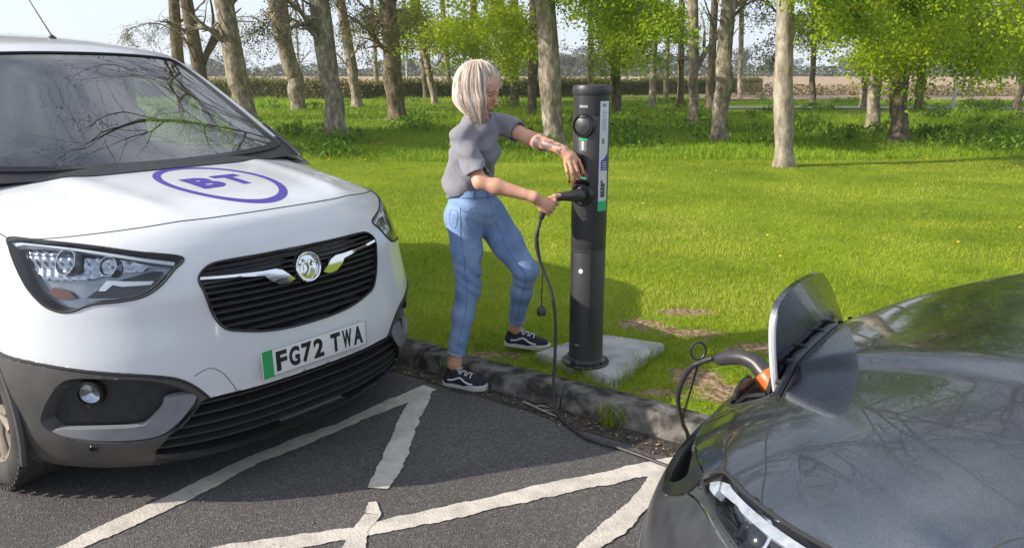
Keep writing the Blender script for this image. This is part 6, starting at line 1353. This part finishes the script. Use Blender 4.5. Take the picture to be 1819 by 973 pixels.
# nails, eyes, brows, lips
for i in range(4):
    d = ti2[i] - pi2[i]; d /= np.linalg.norm(d); MM = Vector(d).to_track_quat('Z', 'Y').to_matrix(); b = MB(); b.lathe([(.0055, -.008), (.0062, 0), (.0052, .009), (.002, .015)], ti2[i] + np.array([-.001, -.004, -.002]) , 10, M=MM); b.build('fingernail', M_NAIL, woman)
for s_ in (-1, 1):
    b = MB(); M_ = Matrix(HM.tolist()); MZ = M_ @ Matrix.Rotation(math.pi / 2, 3, 'Y')
    b.lathe([(.0092 * math.cos(a), .0092 * math.sin(a)) for a in np.linspace(-.2, 1.55, 9)], hd(.0668, s_ * .030, .003), 16, M=MZ, cap=False); ey = b.build('eye', pmat('eye_white', (.40, .36, .33), rough=.2), woman)
    b = MB(); b.lathe([(.0050, .0092), (.003, .0100), (.001, .0102)], hd(.069, s_ * .030, .002), 14, M=MZ, cap=False); b.build('iris', pmat('iris', (.05, .04, .03), rough=.15), ey)
    b = MB(); V_ = []; 
    for i in range(7):
        th = R(-100 + 22 * i)
        for j in range(9):
            q_ = R(-80 + 20 * j); V_.append(hd(.0675 + .0122 * math.cos(th) * math.cos(q_) if i > 3 else .0675 + .0122 * math.cos(q_) * math.cos(R(-12 + 28 * i)), s_ * .030 + .0125 * math.sin(q_), .004 + .0122 * math.sin(R(-12 + 28 * i)) * max(.1, math.cos(q_))))
    b.add(V_, [(i * 9 + j, i * 9 + j + 1, i * 9 + j + 10, i * 9 + j + 9) for i in range(3) for j in range(8)]); b.build('eyelid', M_SKIN, woman)
    b = MB(); b.tube([hd(.080, s_ * .018, .0025), hd(.0815, s_ * .030, .0020), hd(.076, s_ * .042, .002)], [.0008, .0011, .0007], 6); b.build('eyelashes', M_INK, woman)
    b = MB(); b.tube([hd(.0925, s_ * .014, .024), hd(.090, s_ * .030, .030), hd(.076, s_ * .046, .026)], [.0018, .0020, .0010], 6, flat=.6); b.build('eyebrow', pmat('brow', (.20, .12, .08), rough=.9), woman)
b = MB(); b.tube([hd(.094, -.019, -.060), hd(.1005, 0, -.058), hd(.094, .019, -.060)], [.002, .0045, .002], 8); b.tube([hd(.092, -.016, -.068), hd(.0985, 0, -.069), hd(.092, .016, -.068)], [.002, .0052, .002], 8); b.build('lips', pmat('lip', (.42, .14, .12), rough=.4), woman)

# --- T-shirt
T = Field((-.30, -.30, .68 + .18), (.34, .30, 1.46), .005)
T.chain([w3(-.215, 3.955, .99), w3(-.215, 3.955, 1.06), w3(-.200, 3.935, 1.16)], [.112, .116, .112], .04); T.ell(chest + (-.01, .005, .02), (.112, .106, .15), .04); T.cone(shR + (.03, .03, .005), shL + (-.04, -.02, -.005), .055, .053, .05)
T.cone(nb + (0, 0, -.06), nb + (-.005, .0, -.02), .075, .062, .03); T.ell(chest + (.055, -.055, -.015), (.048, .050, .055), .05); T.ell(chest + (.062, .02, -.005), (.045, .050, .055), .05)
T.ell(w3(-.275, 3.985, 1.065), (.085, .09, .062), .03)
eR, eL = shR + (elR - shR) * .86, shL + (elL - shL) * .62
T.cone(shR, shR + (elR - shR) * 1.05, .055, .056, .03); T.cone(shL, shL + (elL - shL) * .85, .056, .052, .03)
def folds(X, Y_, Z):
    wr = np.sin(7 * X + 5 * Z + 2) * np.sin(11 * Z - 6 * Y_ + 1)
    a = .0075 * np.sin(48 * (Z + .75 * X - .35 * Y_) + 4 * wr + 3 * np.sin(14 * Y_)) * np.clip(.35 + .9 * np.sin(8 * Z + 5 * X + 1.3), 0, 1) * np.clip((1.32 - Z) * 5, .2, 1)
    return a + .0045 * np.sin(30 * X - 52 * Z + 22 * Y_ + 4 * wr) + .0030 * np.sin(88 * (Z * .6 + X * .9) + 30 * Y_ + 5 * wr) * np.clip(wr + .4, 0, 1)
T.bumpy(folds)
dR = (elR - shR) / np.linalg.norm(elR - shR); dl = (elL - shL) / np.linalg.norm(elL - shL)
T.plane(eR, dR + np.array([-.15, 0, 0]), .12); T.plane(eL, dl, .11)
T.cone(eR - dR * .02, eR + dR * .06, .050, .054, .004, 'cut'); T.cone(eL - dl * .02, eL + dl * .06, .046, .049, .004, 'cut')
T.plane(w3(-.22, 3.95, 1.000), (.22, -.1, -1)); T.cone(nb + (0, 0, -.015), nb + (.02, -.01, .09), .050, .066, .006, 'cut')
P, F = T.mesh(); meshobj('t_shirt', P, F, M_SHIRT, woman)
# --- jeans
J = Field((-.32, -.34, .10), (.36, .36, 1.06), .005)
J.ell(pel + (-.018, .005, -.03), (.135, .120, .115), .03); J.cone(pel + (-.005, 0, .0), w3(-.205, 3.95, 1.025), .116, .112, .04); J.ell(pel + (-.055, .01, -.055), (.098, .105, .085), .03)
J.chain([hipR + (-.002, -.005, 0), hipR + (knR - hipR) * .5, knR, knR + (anR - knR) * .35, knR + (anR - knR) * .97], [.095, .077, .060, .053, .044], .03)
J.chain([hipL + (.0, .0, 0), hipL + (knL - hipL) * .5, knL, knL + (anL - knL) * .35, knL + (anL - knL) * .97], [.095, .078, .061, .053, .042], .03)
def jf(X, Y_, Z):
    k = np.exp(-((Z - .56) / .09) ** 2) + .9 * np.exp(-((Z - .24) / .10) ** 2) + .8 * np.exp(-((Z - .86) / .06) ** 2) + .12
    w = np.sin(9 * Z + 8 * X + 2) * np.sin(13 * Y_ - 7 * Z)
    return .0050 * k * np.sin(62 * Z + 38 * X + 6 * w + 12 * Y_) * np.clip(.4 + w, 0, 1.2) + .0022 * np.sin(30 * X + 25 * Z + 30 * Y_ + 4 * w)
J.bumpy(jf)
hR = w3(-.290, 3.866, .178); hL = w3(.024, 4.124, .272); aR = (anR - knR) / np.linalg.norm(anR - knR); aL = (anL - knL) / np.linalg.norm(anL - knL)
J.plane(hR, aR, .12); J.plane(hL, aL, .12); J.cone(hR - aR * .03, hR + aR * .05, .038, .040, .004, 'cut'); J.cone(hL - aL * .03, hL + aL * .05, .036, .038, .004, 'cut')
J.plane(w3(-.205, 3.95, 1.030), (-.12, 0, 1))
P, F = J.mesh(); jeans = meshobj('jeans', P, F, M_DENIM, woman)
from mathutils.bvhtree import BVHTree
bvh = BVHTree.FromPolygons([tuple(p) for p in P], [tuple(int(i) for i in f) for f in F])
def drape(pts, off):
    out = []
    for p in pts:
        h = bvh.find_nearest(Vector(p)); out.append(h[0] + h[1] * off)
    return out
def jl(name, pts, r, mat, k=14, flat=.5): b = MB(); b.tube(drape(catmull([Vector(p) for p in pts], k), .0006), r, 6, flat=flat); return b.build(name, mat, jeans, crease=False)
jl('outer_seam', [hipR + (-.02, -.12, .08), hipR + (-.02, -.12, -.10), knR + (-.01, -.10, .10), knR + (-.01, -.1, -.10), hR + (0, -.1, .0)], .0018, M_DSEAM)
jl('inner_seam', [hipL + (.05, -.12, -.02), hipL + (knL - hipL) * .5 + np.array([.01, -.12, -.03]), knL + (-.0, -.10, -.02), knL + (anL - knL) * .5 + np.array([0, -.1, 0]), hL + (0, -.1, 0)], .0018, M_DSEAM)
jl('pocket_seam', [hipR + (-.02, -.14, .08), hipR + (.03, -.14, .055), hipR + (.07, -.12, .075)], .0014, M_DSEAM); jl('fly_seam', [pel + (.08, -.10, .08), pel + (.10, -.09, .0), pel + (.09, -.08, -.06)], .0014, M_DSEAM)
jl('back_pocket', [hipR + (-.09, -.09, .05), hipR + (-.10, -.08, -.03), hipR + (-.06, -.12, -.05), hipR + (-.045, -.13, .04), hipR + (-.09, -.09, .05)], .0014, M_DSEAM)
for hh, an_ in ((hR, aR), (hL, aL)): 
    q = Vector(an_).to_track_quat('Z', 'Y').to_matrix(); b = MB(); rr = .0455 if hh is hR else .0425; b.lathe([(rr, -.006), (rr + .002, -.002), (rr + .0015, .003), (rr - .004, .004)], hh - an_ * .004, 28, M=q, cap=False); b.build('frayed_hem', pmat('hem', (.30, .38, .55), (.42, .50, .64), scale=80, rough=.95), jeans)
# waistband
ring = []; wc = w3(-.205, 3.95, 1.012)
for z, o in ((-.018, .0035), (-.016, .0055), (.014, .0055), (.016, .002)):
    row = []
    for k in range(40):
        a = 2 * math.pi * k / 40; p = Vector(wc + np.array([0, 0, z])); d_ = Vector((math.cos(a), math.sin(a), 0)); h = bvh.ray_cast(p + d_ * .3, -d_); row.append((h[0] if h[0] else p + d_ * .11) + d_ * o)
    ring.append(row)
b = MB(); b.add([p for r in ring for p in r], [(i * 40 + k, i * 40 + (k + 1) % 40, (i + 1) * 40 + (k + 1) % 40, (i + 1) * 40 + k) for i in range(3) for k in range(40)]); b.build('waistband', M_DENIM, jeans)
for k in (22, 27, 31, 35): 
    b = MB(); p = (ring[0][k] + ring[3][k]) / 2; a = 2 * math.pi * k / 40; b.box(p + Vector((math.cos(a), math.sin(a), 0)) * .004, (.004, .011, .044), rz=a, bev=.0015); b.build('belt_loop', M_DSEAM, jeans)

# --- shoes: low canvas trainers with a white side wave
def shoe(heel, toe, ank, name='shoe'):
    o = thing_part = bpy.data.objects.new(name, None); link(o); o.parent = woman; heel = np.array(heel) - WO; toe = np.array(toe) - WO
    d = toe - heel; Lh = math.hypot(d[0], d[1]); yaw = math.atan2(d[1], d[0]); pitch = math.atan2(d[2], Lh); o.location = tuple(heel); o.rotation_euler = (0, -pitch, yaw); Ls = np.linalg.norm(d)
    prof = lambda t: .030 + .012 * math.sin(min(1, t * 1.25) * math.pi * .5) - .007 * math.exp(-((t - .42) / .16) ** 2)
    def outline(off, n=44):
        pts = []
        for k in range(n):
            a = 2 * math.pi * k / n; t = .5 - .5 * math.cos(a); e = (4 * t * (1 - t)) ** .28 if t not in (0, 1) else 0; w = (prof(t) + off) * e; pts.append((t * (Ls + 2 * off) - off, (w if a < math.pi else -w) + .006 * math.sin(t * 3)))
        return pts
    b = MB(); rows = [(0.0, -.002), (.003, .002), (.024, .002), (.028, -.001)]; V = []; n = 44
    for z, off in rows: V += [(x, y, z + .010 * max(0, x / Ls - .8) * 5 * .6) for x, y in outline(off)]
    b.add(V, [(i * n + k, i * n + (k + 1) % n, (i + 1) * n + (k + 1) % n, (i + 1) * n + k) for i in range(3) for k in range(n)] + [tuple(range(n))[::-1], tuple(3 * n + k for k in range(n))]); b.build('sole', M_SOLE, o)
    U = Field((-.02, -.06, .01), (Ls + .02, .06, .13), .0035)
    U.cone((.035, 0, .045), (.045, 0, .078), .031, .030, .012); U.cone((.040, 0, .040), (Ls * .55, .003, .040), .032, .036, .015); U.cone((Ls * .55, .003, .036), (Ls - .042, .006, .028), .037, .032, .012); U.cone((.055, 0, .080), (Ls * .62, .004, .052), .027, .022, .015)
    U.plane((0, 0, .020), (0, 0, -1)); U.plane((.04, 0, .092), (-.12, 0, 1)); U.cone((.048, 0, .085), (.055, 0, .14), .023, .027, .004, 'cut'); P, F = U.mesh(); up = meshobj('upper', P, F, M_SHOE, o)
    bv = BVHTree.FromPolygons([tuple(p) for p in P], [tuple(int(i) for i in f) for f in F])
    for sg in (-1, 1):
        pts = catmull([(x * Ls, 0, z) for x, z in ((.17, .046), (.28, .047), (.38, .058), (.46, .060), (.56, .046), (.66, .036), (.72, .036))], 6); q = []
        for p in pts: h = bv.ray_cast(Vector((p.x, sg * .2, p.z)), Vector((0, -sg, 0))); q.append(h[0] + h[1] * .0006 if h[0] else Vector((p.x, sg * .035, p.z)))
        b = MB(); b.tube(q, .0052, 6, flat=.5); b.build('side_stripe', M_LACE, o, crease=False)
    b = MB()
    for k in range(5):
        x = Ls * (.40 + .062 * k); row = []
        for yy in np.linspace(-.021, .021, 9):
            h = bv.ray_cast(Vector((x + (.006 if k % 2 else -.002) * yy / .02, yy, .2)), Vector((0, 0, -1))); row.append((h[0] if h[0] else Vector((x, yy, .07))) + Vector((0, 0, .002)))
        b.tube(row, .0030, 6)
    h = bv.ray_cast(Vector((Ls * .37, 0, .2)), Vector((0, 0, -1))); h0 = h[0] if h[0] else Vector((Ls * .37, 0, .09))
    for sg in (-1, 1): b.tube([h0 + Vector((0, 0, .003)), h0 + Vector((-.004, sg * .016, .012)), h0 + Vector((.008, sg * .028, .0)), h0 + Vector((.012, sg * .014, .003))], .0025, 6)
    b.build('laces', M_LACE, o); return o
shoe((-.362, 3.872, .004), (-.128, 3.782, .004), anR); shoe((-.042, 4.168, .118), (.208, 4.098, .112), anL)

# --- hair: a swept shell with strands over it
def hair():
    top = HCt + np.array([-.020, .010, .130]); cen = HCt + np.array([-.010, .002, .0]); az0 = math.atan2(f_[1], f_[0]); lo_, hi_ = R(-352), R(6)   # angles from the face bearing, round the back
    nphi, nu = 420, 64; ph = np.linspace(lo_, hi_, nphi); g = np.random.default_rng(4)
    def pos(phi, u, off=0, lift=0):
        phi = np.asarray(phi, float); u = np.asarray(u, float)
        ce_ = np.minimum(np.clip((phi - R(-58)) / R(18), 0, 1), 1) + np.clip((R(-272) - phi) / R(20), 0, 1); ce_ = ce_ * ce_ * (3 - 2 * ce_)
        u = u * (1 - (.60 + .05 * np.sin(phi * 37) * np.sin(phi * 11)) * ce_)
        near = np.clip(np.exp(-(((phi - R(-75)) / R(75)) ** 2)), 0, 1)        # her right side, towards us
        fr = np.exp(-(((phi - R(-34)) / R(30)) ** 2)) + np.exp(-(((phi - R(-320)) / R(30)) ** 2))
        Rr = .099 + .010 * np.clip(-np.cos(phi), 0, 1) + .005 * np.clip(np.cos(phi), 0, 1) ** 2 - .006 * near + .004 * np.sin(3 * phi) + .004 * fr
        zt = .138; zb = -.122 - .022 * near + .012 * np.sin(phi * 7 + 1) * np.sin(phi * 17) + .016 * np.cos(phi + math.pi + .4) + .010 * np.sin(5 * phi)
        uu = np.clip(u, 0, 1); z = np.where(uu < .45, zt - .13 * (uu / .45) ** 1.8, zt - .13 + (zb - zt + .13) * ((uu - .45) / .55))
        rr = np.where(uu < .45, Rr * np.sqrt(np.clip(1 - ((z + .0) / zt) ** 2 * .999, 0, 1)), Rr * (1 + .09 * np.sin((uu - .45) / .45 * np.pi / 1.3) - .46 * np.clip((uu - .66) / .34, 0, 1) ** 1.4))
        rr = rr + off * np.clip(uu * 5, 0, 1) + .004 * np.sin(phi * 11 + uu * 3) * np.clip(uu * 3, 0, 1); sw = .34 * np.clip(uu - .15, 0, 1) * np.sin(np.clip(-phi, 0, 6.2) * .5) + .05 * np.sin(phi * 6 + uu * 4) * uu
        a = phi + az0 + sw; lean = np.clip(-z / .15, 0, 1)
        return np.stack([cen[0] + rr * np.cos(a) + .018 * lean - WO[0], cen[1] + rr * np.sin(a) * .94 - .010 * lean - WO[1], cen[2] + z + lift * 0], -1)
    PH, U = np.meshgrid(ph, np.linspace(0.0, 1, nu), indexing='ij'); gr = .0036 * np.sin(PH * 23 + 3 * np.sin(PH * 5) - 1.5 * U) + .0032 * np.sin(PH * 63 + 2 * np.sin(PH * 9)) + .0028 * np.sin(PH * 121 + U * 5) + .002 * np.sin(PH * 211 - U * 4)
    P = pos(PH, U, gr * np.clip(U * 4, 0, 1)); tint = np.clip(.48 + 60 * gr + .14 * np.sin(PH * 17 + 1.5 * U) + .12 * np.sin(PH * 41), 0, 1) * np.ones_like(U)  # tint falls with groove depth, painting shade between the locks
    o = meshobj('hair', P.reshape(-1, 3), grid_faces(nphi, nu), M_HAIR, woman); at = o.data.attributes.new('tint', 'FLOAT', 'POINT'); at.data.foreach_set('value', tint.ravel().astype(np.float32))
    V = []; F = []; TT = []; rs = np.random.default_rng(6)
    for k in range(2600):
        p0 = rs.uniform(lo_, hi_); u0 = rs.uniform(0, .45); u1 = min(1.05, u0 + rs.uniform(.35, .95)) - rs.uniform(0, .05); u = np.linspace(u0, u1, 14); w = rs.uniform(.0006, .0017); lock = .0036 * math.sin(p0 * 23 + 3 * math.sin(p0 * 5)); off = rs.uniform(.0005, .0055) + lock; drift = rs.normal(0, .05)
        phi = p0 + drift * (u - u0) + .02 * np.sin(u * 7 + k); c = pos(phi, u, off + .003 * np.sin(u * 5 + k)); c2 = pos(phi + w / .1, u, off + .0006)
        if u1 > 1: c[-1, 2] -= .006; c2[-1, 2] -= .006
        b0 = len(V); V += [tuple(x) for p in zip(c, c2) for x in p]; F += [(b0 + 2 * i, b0 + 2 * i + 1, b0 + 2 * i + 3, b0 + 2 * i + 2) for i in range(13)]; TT += [float(np.clip(rs.normal(.58 + 50 * lock, .22), .03, 1))] * 28  # strands sunk in a groove carry the same painted shade
    o2 = meshobj('strands', V, F, M_HAIR, o); at = o2.data.attributes.new('tint', 'FLOAT', 'POINT'); at.data.foreach_set('value', np.array(TT, dtype=np.float32))
hair()
# ================================================================ haze in the air
m_h = bpy.data.materials.new('haze'); m_h.use_nodes = True; hn = m_h.node_tree.nodes; hl_ = m_h.node_tree.links; hn.remove(hn['Principled BSDF'])
pv = hn.new('ShaderNodeVolumePrincipled'); pv.inputs['Color'].default_value = (.92, .95, 1, 1); pv.inputs['Density'].default_value = 0.00085; pv.inputs['Anisotropy'].default_value = .3; hl_.new(pv.outputs[0], hn['Material Output'].inputs['Volume'])
b = MB(); b.box((0, 160, 14), (1000, 620, 32)); o = b.build('haze', m_h, smooth=False); tag(o, kind='stuff')
